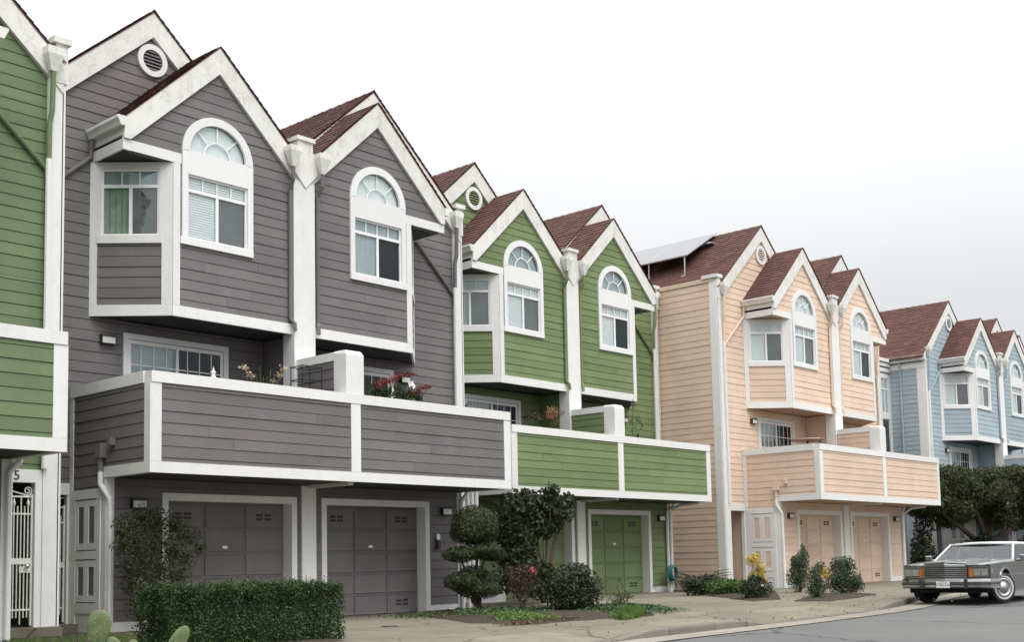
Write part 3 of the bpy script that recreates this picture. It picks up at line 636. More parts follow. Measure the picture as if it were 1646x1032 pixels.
    # ---- end walls
    for s, kind in zip((-1, 1), ends):
        if s not in units: continue
        fE = frame((s*HW, YM, 0), (0, 1, 0), (s, 0, 0)); L = roof_len-.4; top = 9.22 if kind == 'wall' else 8.6
        e = MB(); e.rect(fE, .02, L, -.3, top, -.16, -.013); e = part(e, 'end_wall', P)
        if s < 0:
            vis = 3.2
            jj = MB() if far else None
            siding(e, fE, [(.20, -.2), (vis, -.2), (vis, top-.08), (.20, top-.08)], [], P, jj)
            if far: jj.build('siding', P, e, kind='stuff')
        if kind == 'wall':
            m = MB(); m.rect(fE, .02, L, top-.07, top+.06, -.24, .045); part(m, 'parapet_cap', P)
            m = MB(); m.rect(fE, -.07, .20, -.3, top-.05, -.02, .03); part(m, 'corner_board', WHITE)
        else:
            m = MB(); m.rect(fE, -.07, .27, -.3, 8.3, -.02, .03); part(m, 'corner_board', WHITE)
            m = MB(); m.rect(fE, -.10, L, 8.28, 8.50, -.02, .04); part(m, 'frieze_board', WHITE)
            m = MB(); m.rect(fE, -.16, L, 8.56, 8.74, .04, .20); m.rect(fE, -.16, L, 8.74, 8.78, .04, .23); part(m, 'gutter', WHITE)
            m = MB(); m.tube([fE(.95, 8.58, .12), fE(.95, 8.4, .10), fE(.95, 8.2, .06), fE(.95, -.1, .06)], .045, 8); part(m, 'downspout', P)
            # box bay further back on the side wall
            x0, x1, yb = -6.5, -5.45, YM+1.45
            fX = frame((s*HW, yb, 0), (s, 0, 0), (0, -1, 0))
            m = MB(); m.rect(fX, 0, 1.05, 2.6, 8.3, -2.2, -.013); part(m, 'box_bay', P)
            m = MB(); m.rect(fX, .0, .20, 2.6, 8.1, -.01, .03); m.rect(fX, .20, 1.05, 6.25, 6.5, -.01, .03); m.rect(fX, .20, 1.05, 7.95, 8.12, -.01, .03); m.rect(fX, .85, 1.05, 2.6, 8.1, -.01, .028); m.rect(fX, .2, .85, 3.4, 3.75, -.01, .028); part(m, 'box_bay_trim', WHITE)
            m = MB(); m.rect(fX, .02, 1.2, 8.2, 8.36, -2, .06); m.rect(fX, .02, 1.25, 8.42, 8.56, -2, .10); m.rect(fX, .02, 1.3, 8.6, 8.74, -2, .16); part(m, 'cornice', WHITE)
            window_unit(H, fX, .22, .84, 6.5, 7.95, 7.5, ('blind', 'blind', 'blind'), 2)
            wn = pt_empty('window', H); MB().rect(fX, .28, .80, 3.8, 6.2, .0, .004).build('pane', GLASS_DARK, wn); MB().rect(fX, .28, .80, 3.8, 6.2, -.012, -.004).build('blind', CURT_GREY, wn)
    return H

PURPLE = paint_siding('purple_grey_paint', (.160, .145, .148)); PURPLE_D = plain('purple_grey_soffit_shade', (.050, .046, .047), .85)  # soffit colours are darkened to paint in the shade under balconies and bays
GREEN = paint_siding('green_paint', (.160, .213, .097)); GREEN_D = plain('green_soffit_shade', (.045, .058, .036), .85)
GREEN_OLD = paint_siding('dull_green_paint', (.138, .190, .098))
PEACH = paint_siding('peach_paint', (.68, .520, .408)); PEACH_D = plain('peach_soffit_shade', (.42, .29, .21), .8)
BLUE = paint_siding('blue_paint', (.335, .415, .455)); BLUE_D = plain('blue_soffit_shade', (.08, .10, .11), .85)
GREY = paint_siding('grey_green_paint', (.30, .36, .33))

hl = build_house((3.62, 15.234, -.795), 'terraced_house', 'dull green clapboard house cut off at the left edge, house number 5 over its gate', GREEN_OLD, GREEN_D, gates=(-1, 1), roof_len=6)
hp_ = build_house((14.467, 17.003, -.848), 'terraced_house', 'purple-grey clapboard house with white trim, twin gables and long balcony over two garages', PURPLE, PURPLE_D, gates=(-1,), blinds={-1: ('blind', 'screen', 'blind'), 1: ('grey', 'screen', 'grey'), 'side': ('screen', 'green', 'grey')})
hg = build_house((25.17, 18.943, -.763), 'terraced_house', 'bright green clapboard house between the purple-grey house and the peach house', GREEN, GREEN_D, blinds=None)
hc = build_house((36.20, 16.797, -.73), 'terraced_house', 'peach-orange clapboard house with solar panels on its red roof', PEACH, PEACH_D, far=True, blinds={-1: ('blind', 'screen', 'blind'), 1: ('blind', 'screen', 'blind'), 'side': ('screen', 'blind', 'blind')}, roof_len=13)
hb = build_house((52.338, 17.295, -.691), 'terraced_house', 'pale blue clapboard house behind the broad clipped tree and the silver car', BLUE, BLUE_D, far=True, ends=('eave', 'wall'), blinds={-1: ('blind', 'screen', 'blind'), 1: ('blind', 'screen', 'blind'), 'side': ('screen', 'blind', 'blind')})
hz = build_house((63.2, 18.2, -.65), 'terraced_house', 'farthest house, only a red roof tip showing beyond the pale blue house', GREY, BLUE_D, far=True, blinds=None)
# house number on the green gate header
NUM = plain('number_black', (.02, .02, .02), .5)
text('house_number', '5', .21, NUM, hl, Matrix.Translation((4.79, YM-.056, 2.28)) @ Matrix.Rotation(math.pi/2, 4, 'X'))
# meter and key pad on the purple garage wall
m = MB(); m.box(3.36, 3.46, YG-.07, YG-.02, 1.38, 1.50); m.build('key_pad', ALU, hp_)
m = MB(); m.box(3.37, 3.45, YG-.10, YG-.02, 1.18, 1.36); m.build('meter_box', LAMPB, hp_)
m = MB()
for k, yy in enumerate((.05, .2, .32)): m.tube([(4.36+k*.10, YG-.02-.04*k, 2.55), (4.36+k*.1, YG-.02-.04*k, 2.3), (4.34+k*.1, YG-.05-.03*k, 2.1), (4.34+k*.1, YG-.05-.03*k, -.2)], .045, 8)
m.build('service_pipes', WHITE, hp_)
m = MB()
for s in (1,):
    m.tube([(4.1, .35, 2.40), (4.05, .9, 2.36), (3.93, YG-.1, 2.2), (3.93, YG-.08, 1.9), (3.93, YG-.08, -.2)], .045, 8)
m.build('downspout', WHITE, hg)
m = MB(); m.tube([(4.15, .5, 2.40), (4.1, 1.0, 2.36), (4.17, YG-.1, 2.15), (4.17, YG-.08, 1.9), (4.17, YG-.08, -.2)], .045, 8); m.build('downspout', WHITE, hc)

# ------------------------------------------------------------------ ground
def zf(X): return float(np.interp(X, [3, 14.5, 25, 36, 52], [-1.0, -1.01, -.925, -.89, -.85]))
def zk(X): return float(np.interp(X, [-30, 0, 14.3, 22.9, 25, 30, 120], [-1.3, -1.13, -1.0, -.925, -.90, -.865, -.85]))
def kerbY(X): return float(np.interp(X, [-30, 8, 14.3, 17, 19.5, 21.4, 22.9, 24, 25, 26.5, 28, 32, 45, 90], [10.4, 10.3, 10.3, 10.27, 10.28, 10.36, 10.56, 10.8, 11.08, 11.5, 11.85, 12.6, 13.6, 14.6]))
def drop(X): return float(np.interp(X, [8.2, 8.9, 13.4, 14.25, 16.75, 17.3, 21.9, 22.8, 37, 37.7], [0, 1, 1, 0, 0, 1, 1, 0, 0, 0]))
def gz_(X, Y):
    t = min(max((Y-11.2)/6, 0), 1); a = zk(X)+(zf(X)-zk(X))*t
    yk = kerbY(X); return a-.10*drop(X)*min(max((yk+1.15-Y)/1.0, 0), 1)
def sheet(name, xs, yfun, mat, zfun, parent=None, kind='structure'):
    """grid surface: for each x a list of y values"""
    m = MB(); rows = [yfun(x) for x in xs]; n = len(rows[0])
    for x, r in zip(xs, rows): m.v += [(x, y, zfun(x, y)) for y in r]
    m.f = [(i*n+j, (i+1)*n+j, (i+1)*n+j+1, i*n+j+1) for i in range(len(xs)-1) for j in range(n-1)]
    o = m.build(name, mat, parent)
    if kind: o['kind'] = kind
    return o
xs = [x*1.0 for x in range(-30, 121, 2)]
sheet('ground', [-400, -60, 0, 60, 130, 400], lambda x: [-400, -60, 0, 60, 400], GRASSG, lambda x, y: -1.62)
sheet('road', [x*.5 for x in range(-40, 200)], lambda x: list(np.linspace(-14, kerbY(x)-.60, 14)), ASPHALT, lambda x, y: zk(x)-.115-.012*min(max(kerbY(x)-.60-y, 0), 5))
sheet('gutter', [x*.25 for x in range(-80, 400)], lambda x: [kerbY(x)-.63, kerbY(x)-.2, kerbY(x)+.01], GUTTER, lambda x, y: zk(x)-.111+(.008 if y < kerbY(x)-.3 else 0))
# kerb: separate stones along a curved line, on a common footing
KB = struct(sheet('kerb', [x*.5 for x in range(-40, 180)], lambda x: [kerbY(x)+.01, kerbY(x)+.158], SOIL, lambda x, y: zk(x)-.10*drop(x)-.03))
kx0 = -6.0
while kx0 < 60:
    ln = 1.22; m = MB(); nn = 6; tz = rnd.uniform(-.004, .004)
    for i in range(nn+1):
        x = kx0+.005+(ln-.010)*i/nn; y, zt, zb = kerbY(x)+rnd.uniform(-.001, .001), zk(x)-.10*drop(x)+tz, zk(x)-.30
        m.v += [(x, y-.012, zb), (x, y+.004, zt-.035+.03*drop(x)), (x, y+.012, zt-.010+.008*drop(x)), (x, y+.034, zt), (x, y+.158, zt+.003), (x, y+.158, zb)]
    m.f = [(i*6+j, (i+1)*6+j, (i+1)*6+j+1, i*6+j+1) for i in range(nn) for j in range(5)]+[(5, 4, 3, 2, 1, 0), tuple(nn*6+j for j in range(6))]
    m.build('kerb_stone', KERB, KB); kx0 += ln
# pavement and drives: concrete slabs, each its own piece over a dark bed
pv = sheet('pavement', xs, lambda x: list(np.linspace(kerbY(x)+.15, 26, 12)), SOIL, lambda x, y: gz_(x, y)-.05)
def slab(x0, x1, y0, y1, g=.007):
    m = MB(); nx, ny = max(2, int((x1-x0)/.5)), max(2, int(abs((y1(x0) if callable(y1) else y1)-(y0(x0) if callable(y0) else y0))/.5))
    f = lambda v, x: v(x) if callable(v) else v
    vs = []
    for i in range(nx+1):
        x = x0+g+(x1-x0-2*g)*i/nx
        for j in range(ny+1):
            y = f(y0, x)+g+(f(y1, x)-f(y0, x)-2*g)*j/ny; vs.append((x, y, gz_(x, y)))
    n = ny+1; fs = [(i*n+j, (i+1)*n+j, (i+1)*n+j+1, i*n+j+1) for i in range(nx) for j in range(ny)]
    k = len(vs); rim = [i*n for i in range(nx+1)]+[nx*n+j for j in range(1, n)]+[i*n+ny for i in range(nx-1, -1, -1)]+[j for j in range(ny-1, 0, -1)]
    vs += [(vs[i][0], vs[i][1], vs[i][2]-.06) for i in rim]
    fs += [(rim[i], k+i, k+(i+1) % len(rim), rim[(i+1) % len(rim)]) for i in range(len(rim))]
    m.add(vs, fs); m.build('concrete_slab', CONC, pv)
ky = lambda d: (lambda x: kerbY(x)+d)
xe = [2.0, 4.4, 6.6, 8.4, 10.2, 11.9, 13.5, 15.1, 16.9, 18.7, 20.3, 22.0, 23.8, 25.6, 27.4, 29.4, 31.6, 34, 37, 41, 46]
for a, b in zip(xe[:-1], xe[1:]): slab(a, b, ky(.165), ky(1.42))
for a, b, c, d in ((6.8, 9.7, 11.75, 15.2), (6.8, 9.7, 15.2, 18.9), (9.7, 12.55, 11.75, 15.2), (9.7, 12.55, 15.2, 18.9), (12.55, 15.6, 11.75, 15.2), (12.55, 15.6, 15.2, 18.9), (15.6, 18.9, 11.75, 15.2), (15.6, 18.9, 15.2, 18.9),
                   (18.9, 21.6, 11.75, 14.6), (18.9, 21.6, 14.6, 20.9), (21.6, 25.1, 11.75, 14.6), (21.6, 25.1, 14.6, 17.7), (21.6, 25.1, 17.7, 20.9), (25.1, 28.6, 11.75, 14.6), (25.1, 28.6, 14.6, 17.7), (25.1, 28.6, 17.7, 20.9), (28.6, 31, 11.75, 15), (28.6, 31, 15, 18.9), (28.6, 31, 18.9, 21.6),
                   (31, 35, 12.0, 15), (31, 35, 15, 18.5), (35, 38.5, 12.4, 15), (35, 38.5, 15, 18.5), (38.5, 42, 12.8, 15), (38.5, 42, 15, 18.5), (42, 47, 13.6, 18.5)):
    slab(a, b, c if c != 11.75 else ky(1.43), d)
def bed(name, pts, mat=SOIL, h=.012, seed=1):
    """irregular planting bed laid on the slabs"""
    g = random.Random(seed); n = len(pts); ring = []
    for i in range(n):
        a, b = Vector(pts[i]), Vector(pts[(i+1) % n]); k = max(2, int((b-a).length/.25))
        for j in range(k):
            p = a.lerp(b, j/k); ring.append((p.x+g.uniform(-.06, .06), p.y+g.uniform(-.06, .06)))
    c = (sum(p[0] for p in ring)/len(ring), sum(p[1] for p in ring)/len(ring)); m = MB(); N = len(ring)
    for f, hh in ((1, -.02), (.93, h), (.6, h+.03), (.25, h+.04)): m.v += [(c[0]+(x-c[0])*f, c[1]+(y-c[1])*f, gz_(c[0]+(x-c[0])*f, c[1]+(y-c[1])*f)+hh+g.uniform(0, .012)*(f < 1)) for x, y in ring]
    m.v.append((*c, gz_(*c)+h+.04))
    m.f = [(r*N+i, r*N+(i+1) % N, (r+1)*N+(i+1) % N, (r+1)*N+i) for r in range(3) for i in range(N)]+[(3*N+i, 3*N+(i+1) % N, 4*N) for i in range(N)]
    return struct(m.build(name, mat))
bed('planting_bed', [(16.4, 18.3), (15.6, 16.2), (14.55, 14.3), (14.6, 12.75), (15.6, 12.75), (16.4, 12.6), (17.4, 12.3), (18.9, 13.6), (20.5, 16.2), (21, 18.9), (18.9, 18.9)], seed=3)
bed('planting_bed', [(29.6, 20.6), (27.0, 18.0), (24.3, 15.4), (22.7, 13.6), (23.6, 13.4), (25.5, 14.6), (28.2, 16.2), (30.8, 17.8), (31.0, 20.4)], seed=5)
bed('planting_bed', [(22.7, 12.7), (22.9, 11.9), (24.5, 12.1), (26.6, 12.6), (27.4, 13.7), (26.6, 14.3), (24.5, 13.4)], seed=6)
bed('planting_bed', [(5.6, 13.0), (6.4, 11.6), (8.2, 12.2), (11.0, 12.9), (11.0, 14.3), (10.3, 16.4), (10.1, 18.9), (7.2, 18.9), (5.4, 16.6)], seed=8)
bed('planting_bed', [(42, 14.6), (58, 14.6), (58, 18.4), (42, 18.4)], seed=9)

# ------------------------------------------------------------------ plants
def leaf_mesh(name, pts, nrm, size, mat, parent, rng, aspect=.5, fold=.25, dirv=None, jitter=.9, varsize=.35):
    n = len(pts); pts = np.asarray(pts, float)
    N = np.asarray(nrm, float)+rng.normal(0, jitter, (n, 3)); N /= np.linalg.norm(N, axis=1, keepdims=True)+1e-9
    T = rng.normal(0, 1, (n, 3)) if dirv is None else np.asarray(dirv, float)+rng.normal(0, .35, (n, 3))
    T -= N*(T*N).sum(1, keepdims=True); T /= np.linalg.norm(T, axis=1, keepdims=True)+1e-9
    B = np.cross(N, T); L = size*(1+rng.uniform(-varsize, varsize, (n, 1))); Wd = L*aspect*.5
    v = np.stack([pts-T*L*.5, pts+B*Wd+N*Wd*fold-T*L*.05, pts+T*L*.5-N*L*.08, pts-B*Wd+N*Wd*fold-T*L*.05], 1).reshape(-1, 3)
    i = np.arange(n)*4
    f = np.stack([i, i+1, i+2, i, i+2, i+3], 1).reshape(-1, 3)
    me = bpy.data.meshes.new(name); me.vertices.add(len(v)); me.vertices.foreach_set('co', v.astype(np.float32).ravel())
    me.loops.add(f.size); me.loops.foreach_set('vertex_index', f.astype(np.int32).ravel())
    me.polygons.add(len(f)); me.polygons.foreach_set('loop_start', (np.arange(len(f))*3).astype(np.int32)); me.update(calc_edges=True)
    me.materials.append(mat); o = bpy.data.objects.new(name, me); COL.objects.link(o); o.parent = parent; return o
def clumps(rng, centers, per, spread):
    P, N = [], []
    for c, r in centers:
        k = int(per*(r[0]*r[1]*r[2])**(2/3)) if not np.isscalar(r) else int(per*r*r)
        rr = np.array(r if not np.isscalar(r) else (r, r, r), float)
        d = rng.normal(0, 1, (max(k, 4), 3)); d /= np.linalg.norm(d, axis=1, keepdims=True)
        q = (1-np.abs(rng.normal(0, spread, (len(d), 1)))).clip(.05, 1.12)
        P.append(np.array(c)+d*q*rr); N.append(d/rr/np.linalg.norm(d/rr, axis=1, keepdims=True))
    return np.concatenate(P), np.concatenate(N)
def cactusmat():
    m = NT('cactus_skin'); vo = m.n('TexVoronoi'); vo.inputs['Scale'].default_value = 26; m.l(m.n('TexCoord').outputs['Object'], vo.inputs['Vector'])
    c = m.mix(m.rampf(m.noise(7, 5, .7), .3, .7), (.085, .125, .055), (.165, .21, .10))
    c = m.mix(m.rampf(vo.outputs['Distance'], .10, .2, .85, 0), c, (.10, .075, .04)); c = m.mix(m.rampf(m.noise(16, 4, .7), .62, .72, 0, .5), c, (.22, .19, .11))
    m.col(c); m.rough(.6, .35); m.bump(m.noise(30, 4, .7), .3, .004); return m.m
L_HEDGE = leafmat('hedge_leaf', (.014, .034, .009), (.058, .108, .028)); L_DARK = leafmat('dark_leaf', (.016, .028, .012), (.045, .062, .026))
L_OLIVE = leafmat('olive_leaf', (.035, .045, .018), (.075, .085, .034)); L_TOP = leafmat('topiary_needle', (.020, .032, .013), (.072, .095, .030))
L_TREE = leafmat('tree_leaf', (.022, .033, .012), (.070, .086, .028)); L_RED = leafmat('reddish_leaf', (.055, .03, .026), (.09, .06, .04)); L_PINK = leafmat('pink_petal', (.45, .06, .10), (.60, .16, .18))
L_GRASS = leafmat('grass_blade', (.07, .14, .025), (.15, .24, .06), .35); L_FERN = leafmat('fern_leaf', (.055, .085, .035), (.12, .15, .07)); L_MID = leafmat('mid_leaf', (.03, .07, .02), (.075, .13, .045))
L_YEL = leafmat('yellow_leaf', (.45, .33, .06), (.62, .50, .12)); L_CON = leafmat('conifer_leaf', (.028, .055, .025), (.065, .10, .05)); L_FLOWR = leafmat('red_petal', (.15, .018, .014), (.27, .055, .04)); L_CREAM = leafmat('cream_petal', (.50, .38, .28), (.65, .55, .42))
L_LITTER = leafmat('dry_leaf', (.09, .055, .035), (.17, .12, .08)); L_CACT = cactusmat(); L_WHITEP = leafmat('white_petal', (.7, .7, .66), (.8, .8, .78)); L_DRY = leafmat('dried_flower', (.22, .13, .06), (.34, .25, .12))
STEM = plain('green_stem', (.07, .09, .04), .7, var=.2); POT = plain('terracotta_pot', (.25, .11, .07), .8, var=.15); BLACKPOT = plain('dark_planter', (.03, .028, .026), .7)

SPINE = plain('cactus_spine', (.45, .40, .28), .6)
def branches(rng, base, tips, r0, mat, parent, name='trunk', fork=.45, wob=.06):
    m = MB(); base = np.array(base, float)
    for tip in tips:
        tip = np.array(tip, float); n = 7; path = []
        for i in range(n+1):
            t = i/n; q = base*(1-t)+tip*t; q[:2] += (tip[:2]-base[:2])*(t**1.5-t)*fork*1.5; q += rng.normal(0, wob, 3)*(0 < i < n); path.append(tuple(q))
        m.tube(path, [r0*(1-.75*i/n) for i in range(n+1)], 6)
    return m.build(name, mat, parent, smooth=True)
def shrub(pos, name, label, cents, per, size, mat, seed, aspect=.5, spread=.28, group=None, cat='shrub', stem_r=.015, nstem=5, stemmat=None, jitter=.8, fname='foliage'):
    rng = np.random.RandomState(seed); o = empty(name, pos, label, cat, group)
    P, N = clumps(rng, cents, per, spread); leaf_mesh(fname, P, N, size, mat, o, rng, aspect, jitter=jitter)
    tips = [np.array(c[0])+rng.normal(0, .05, 3) for c in (cents*3)[:max(nstem, 1)]]
    branches(rng, (0, 0, -.03), tips, stem_r, stemmat or BARK, o, 'stem', wob=.03); return o
def G3(x, y): return (x, y, gz_(x, y)+.01)

# clipped hedge in front of the left garage door
rng = np.random.RandomState(11)
h = empty('hedge', G3(9.68, 13.75), 'low box-clipped dark green hedge in front of the purple-grey left garage', 'hedge')
hx, hy, hzt = 1.40, .42, .77
def hedge_pts(n):
    P, N = [], []
    fa = [((0, -1, 0), 2*hx*hzt), ((0, 1, 0), 2*hx*hzt*.3), ((0, 0, 1), 2*hx*2*hy*1.5), ((1, 0, 0), 2*hy*hzt), ((-1, 0, 0), 2*hy*hzt)]
    tot = sum(a for _, a in fa)
    for d, a in fa:
        k = int(n*a/tot); u = rng.uniform(-1, 1, (k, 3)); p = np.stack([u[:, 0]*hx, u[:, 1]*hy, (u[:, 2]+1)/2*hzt], 1); d = np.array(d, float); ax = int(np.argmax(np.abs(d)))
        depth = np.abs(rng.normal(0, .05, k)); bumpy = .035*np.sin(p[:, (ax+1) % 3]*9)+.03*np.sin(p[:, (ax+2) % 3]*13+1)+.02*rng.normal(0, 1, k)
        lim = {0: hx, 1: hy, 2: hzt}[ax]
        p[:, ax] = (lim-depth+bumpy)*(1 if d[ax] > 0 else -1) if ax != 2 else hzt-depth+bumpy
        P.append(p); N.append(np.tile(d, (k, 1)))
    return np.concatenate(P), np.concatenate(N)
P, N = hedge_pts(32000)
for _ in range(120):
    b_ = np.array([rng.uniform(-hx, hx), rng.uniform(-hy, hy), hzt]); k_ = rng.randint(4, 10); P = np.concatenate([P, b_+np.stack([rng.normal(0, .012, k_), rng.normal(0, .012, k_), np.linspace(0, rng.uniform(.04, .13), k_)], 1)]); N = np.concatenate([N, np.tile([0, -.6, .6], (k_, 1))])
leaf_mesh('foliage', P, N, .035, L_HEDGE, h, rng, .6, jitter=.75)
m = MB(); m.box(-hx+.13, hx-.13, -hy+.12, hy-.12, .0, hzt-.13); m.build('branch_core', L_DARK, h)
for i in range(7): MB().tube([(-1.2+i*.4, 0, -.05), (-1.2+i*.4+.05, .02, .4)], .02, 6).build('trunk', BARK, h)

# wispy climber on the purple garage corner
rng = np.random.RandomState(5)
cl = [((x, y, z), r) for x, y, z, r in [(-.55, 0, 1.75, .22), (-.25, 0, 1.85, .26), (.05, -.02, 1.8, .26), (.38, 0, 1.72, .25), (.62, -.05, 1.55, .22), (-.6, 0, 1.4, .2), (-.35, 0, 1.5, .28), (0, 0, 1.45, .3), (.35, 0, 1.3, .28), (.6, 0, 1.15, .2), (-.5, 0, 1.05, .22), (-.2, 0, 1.1, .3), (.15, 0, 1.0, .28), (.45, -.05, .9, .2), (-.4, 0, .75, .24), (0, 0, .7, .28), (.3, 0, .6, .22), (-.3, 0, .4, .24), (.1, -.1, .35, .28), (-.62, 0, 1.6, .12), (.8, -.1, 1.35, .14)]]
c = shrub(G3(10.75, 17.75), 'climbing_shrub', 'wispy dark olive climbing shrub against the corner of the purple-grey garage', cl, 8000, .06, L_OLIVE, 21, .36, .62, nstem=16, stem_r=.014)
# prickly pear pads at the very front
o = empty('prickly_pear', G3(6.55, 11.35), 'pale green prickly pear pads poking up at the bottom left edge', 'cactus')
for (x, y, z, tilt, rz, L_, wd) in ((-.30, .02, .36, .12, .2, .40, .24), (-.16, .0, .10, -.25, .5, .36, .24), (.02, -.04, .08, .55, -.3, .36, .18), (.52, -.10, .16, .55, .35, .44, .17), (-.48, 0, .02, -.5, .1, .32, .2), (.24, .0, -.02, -.3, .8, .3, .2)):
    m = MB(); n = 16; K = 5
    for k in range(-K, K+1):
        a = k/K*math.pi/2
        for i in range(n):
            t = 2*math.pi*i/n; sq = math.cos(a); m.v.append((math.cos(t)*wd*.5*sq*(1-.18*math.cos(t+1.57)), .03*math.sin(a)*1.0, math.sin(t)*L_*.5*sq))
    m.f = [(k*n+i, k*n+(i+1) % n, (k+1)*n+(i+1) % n, (k+1)*n+i) for k in range(2*K) for i in range(n)]
    q = m.build('cactus_pad', L_CACT, o, smooth=True); sp_m = MB(); rs = random.Random(int(x*100))
    for i_ in range(46):
        a_, b_ = rs.uniform(-.85, .85), rs.uniform(-.85, .85)
        if a_*a_+b_*b_ > .85: continue
        px_, pz_ = a_*wd*.5*(1-.18*0), b_*L_*.5; py_ = -.03*math.sqrt(max(0, 1-a_*a_-b_*b_))
        for k_ in range(3):
            dx_, dz_ = rs.uniform(-.014, .014), rs.uniform(-.014, .014); sp_m.add([(px_-.0012, py_, pz_), (px_+.0012, py_, pz_), (px_+dx_, py_-.022, pz_+dz_)], [(0, 1, 2)])
    so_ = sp_m.build('spines', SPINE, q); so_['kind'] = 'stuff'
    q.location = (x, y, z+.12); q.rotation_euler = (.12, tilt, rz-.9)
def grass_patch(name, pts, L_, mat, seed, label=None, **k):
    rng = np.random.RandomState(seed); P = np.array(pts); n = len(P)
    P = P+np.stack([np.zeros(n), np.zeros(n), np.full(n, L_*.42)], 1)
    d = np.tile([0, 0, 1.0], (n, 1))+rng.normal(0, .35, (n, 3)); nr = rng.normal(0, 1, (n, 3)); nr[:, 2] *= .2
    o = leaf_mesh(name, P, nr, L_, mat, None, rng, .10, dirv=d, jitter=.1, varsize=.5); o['kind'] = 'stuff'
    return o
rng = np.random.RandomState(3)
pts = [(x, y, gz_(x, y)) for x, y in zip(rng.uniform(4.6, 9.3, 5200), rng.uniform(11.3, 16.8, 5200)) if not (7.9 < x < 10.95 and 13.3 < y < 14.2)]
grass_patch('grass', pts, .13, L_GRASS, 4)
# cloud pruned topiary
T0 = G3(17.72, 17.15); tc_ = []
o = empty('topiary_tree', T0, 'cloud-pruned conifer with one ball above two flat tiers, beside the purple-grey garage', 'tree')
rng = np.random.RandomState(8)
P, N = clumps(rng, [((.02, 0, 1.77), (.52, .50, .42)), ((-.2, 0, 1.62), (.34, .4, .26)), ((.2, 0, 1.62), (.36, .4, .28))], 30000, .25); leaf_mesh('foliage_ball', P, N, .062, L_TOP, o, rng, .28, jitter=.45)
P, N = clumps(rng, [((.34, 0, 1.20), (.44, .42, .17)), ((-.34, .05, 1.17), (.42, .40, .17)), ((.05, -.1, 1.25), (.5, .5, .17)), ((.7, .1, 1.15), (.26, .3, .14))], 26000, .32); leaf_mesh('foliage_tier', P, N, .062, L_TOP, o, rng, .28, jitter=.45)
P, N = clumps(rng, [((-.34, 0, .62), (.42, .42, .22)), ((.26, .05, .62), (.36, .40, .22)), ((0, -.1, .46), (.5, .5, .22)), ((-.05, 0, .8), (.3, .3, .16))], 26000, .32); leaf_mesh('foliage_tier', P, N, .062, L_TOP, o, rng, .28, jitter=.45)
branches(rng, (.05, 0, -.05), [(.0, 0, 1.8), (.35, 0, 1.2), (-.35, .05, 1.2), (-.3, 0, .6), (.3, .05, .6)], .06, BARK, o, wob=.03)
# dark climbing tree in front of the green house
cl = [((x, y, z), r) for x, y, z, r in [(-1.2, 0, 2.15, .42), (-.75, 0, 2.3, .42), (-.25, .1, 2.25, .45), (.25, 0, 2.2, .4), (.7, 0, 2.15, .36), (.95, 0, 2.45, .22), (.1, -.2, 2.6, .25), (-1.3, 0, 1.75, .4), (-.9, 0, 1.55, .38), (-1.1, 0, 1.15, .42), (-.7, 0, .95, .35), (-.45, 0, 1.25, .25), (-1.2, 0, .65, .45), (-.7, 0, .5, .4), (-.3, 0, .35, .3), (.45, -.1, 1.85, .2), (-.1, -.1, .75, .28), (.0, -.1, 1.75, .26), (-.35, -.1, 1.75, .3), (.1, -.1, .4, .3)]]
shrub(G3(21.55, 18.6), 'climbing_tree', 'dark straggly broad-leaved tree spreading under the green balcony', cl, 3600, .11, L_DARK, 31, .6, .6, cat='tree', stem_r=.05, nstem=12, jitter=.9)
shrub(G3(17.75, 15.85), 'flowering_shrub', 'thin reddish shrub with pink blooms in front of the topiary', [((-.15, 0, .6), .3), ((.15, 0, .62), .3), ((0, 0, .8), .24), ((-.25, .1, .8), .2), ((.3, 0, .82), .2), ((0, .1, .45), .3)], 4200, .055, L_RED, 32, .4, .7, nstem=12, stem_r=.016)
o = bpy.data.objects[-1] if False else [x for x in bpy.data.objects if x.name.startswith('flowering_shrub')][0]
P, N = clumps(np.random.RandomState(1), [((.05, -.2, .83), .07), ((.13, -.2, .80), .05)], 9000, .4); leaf_mesh('blossom', P, N, .035, L_PINK, o, np.random.RandomState(2), .8)
shrub(G3(18.35, 15.05), 'round_bush', 'largest rounded dark bush beside the green garage door', [((0, 0, .48), (.52, .5, .48)), ((-.3, .1, .42), (.35, .4, .42)), ((.35, 0, .40), (.34, .4, .40)), ((.1, 0, .72), (.3, .3, .25)), ((-.2, -.1, .2), (.5, .4, .2))], 6500, .07, L_DARK, 33, .55, .36, nstem=8)
shrub(G3(18.75, 14.2), 'weedy_shrub', 'small leggy weedy shrub between round bush and grass clump', [((0, 0, .22), .2), ((.22, 0, .3), .13), ((-.2, 0, .18), .18), ((.1, 0, .48), .07), ((-.05, 0, .6), .05)], 3200, .06, L_FERN, 34, .45, .5, nstem=8)
rng = np.random.RandomState(6)
pts = [(17.05+a*.75+.25*b, 12.75+b*.35+.35*a, 0) for a, b in rng.normal(0, .55, (2600, 2)) if abs(a) < 1.2 and abs(b) < 1.2]
pts = [(x, y, gz_(x, y)) for x, y, _ in pts]
grass_patch('grass_clump', pts, .17, L_GRASS, 7)
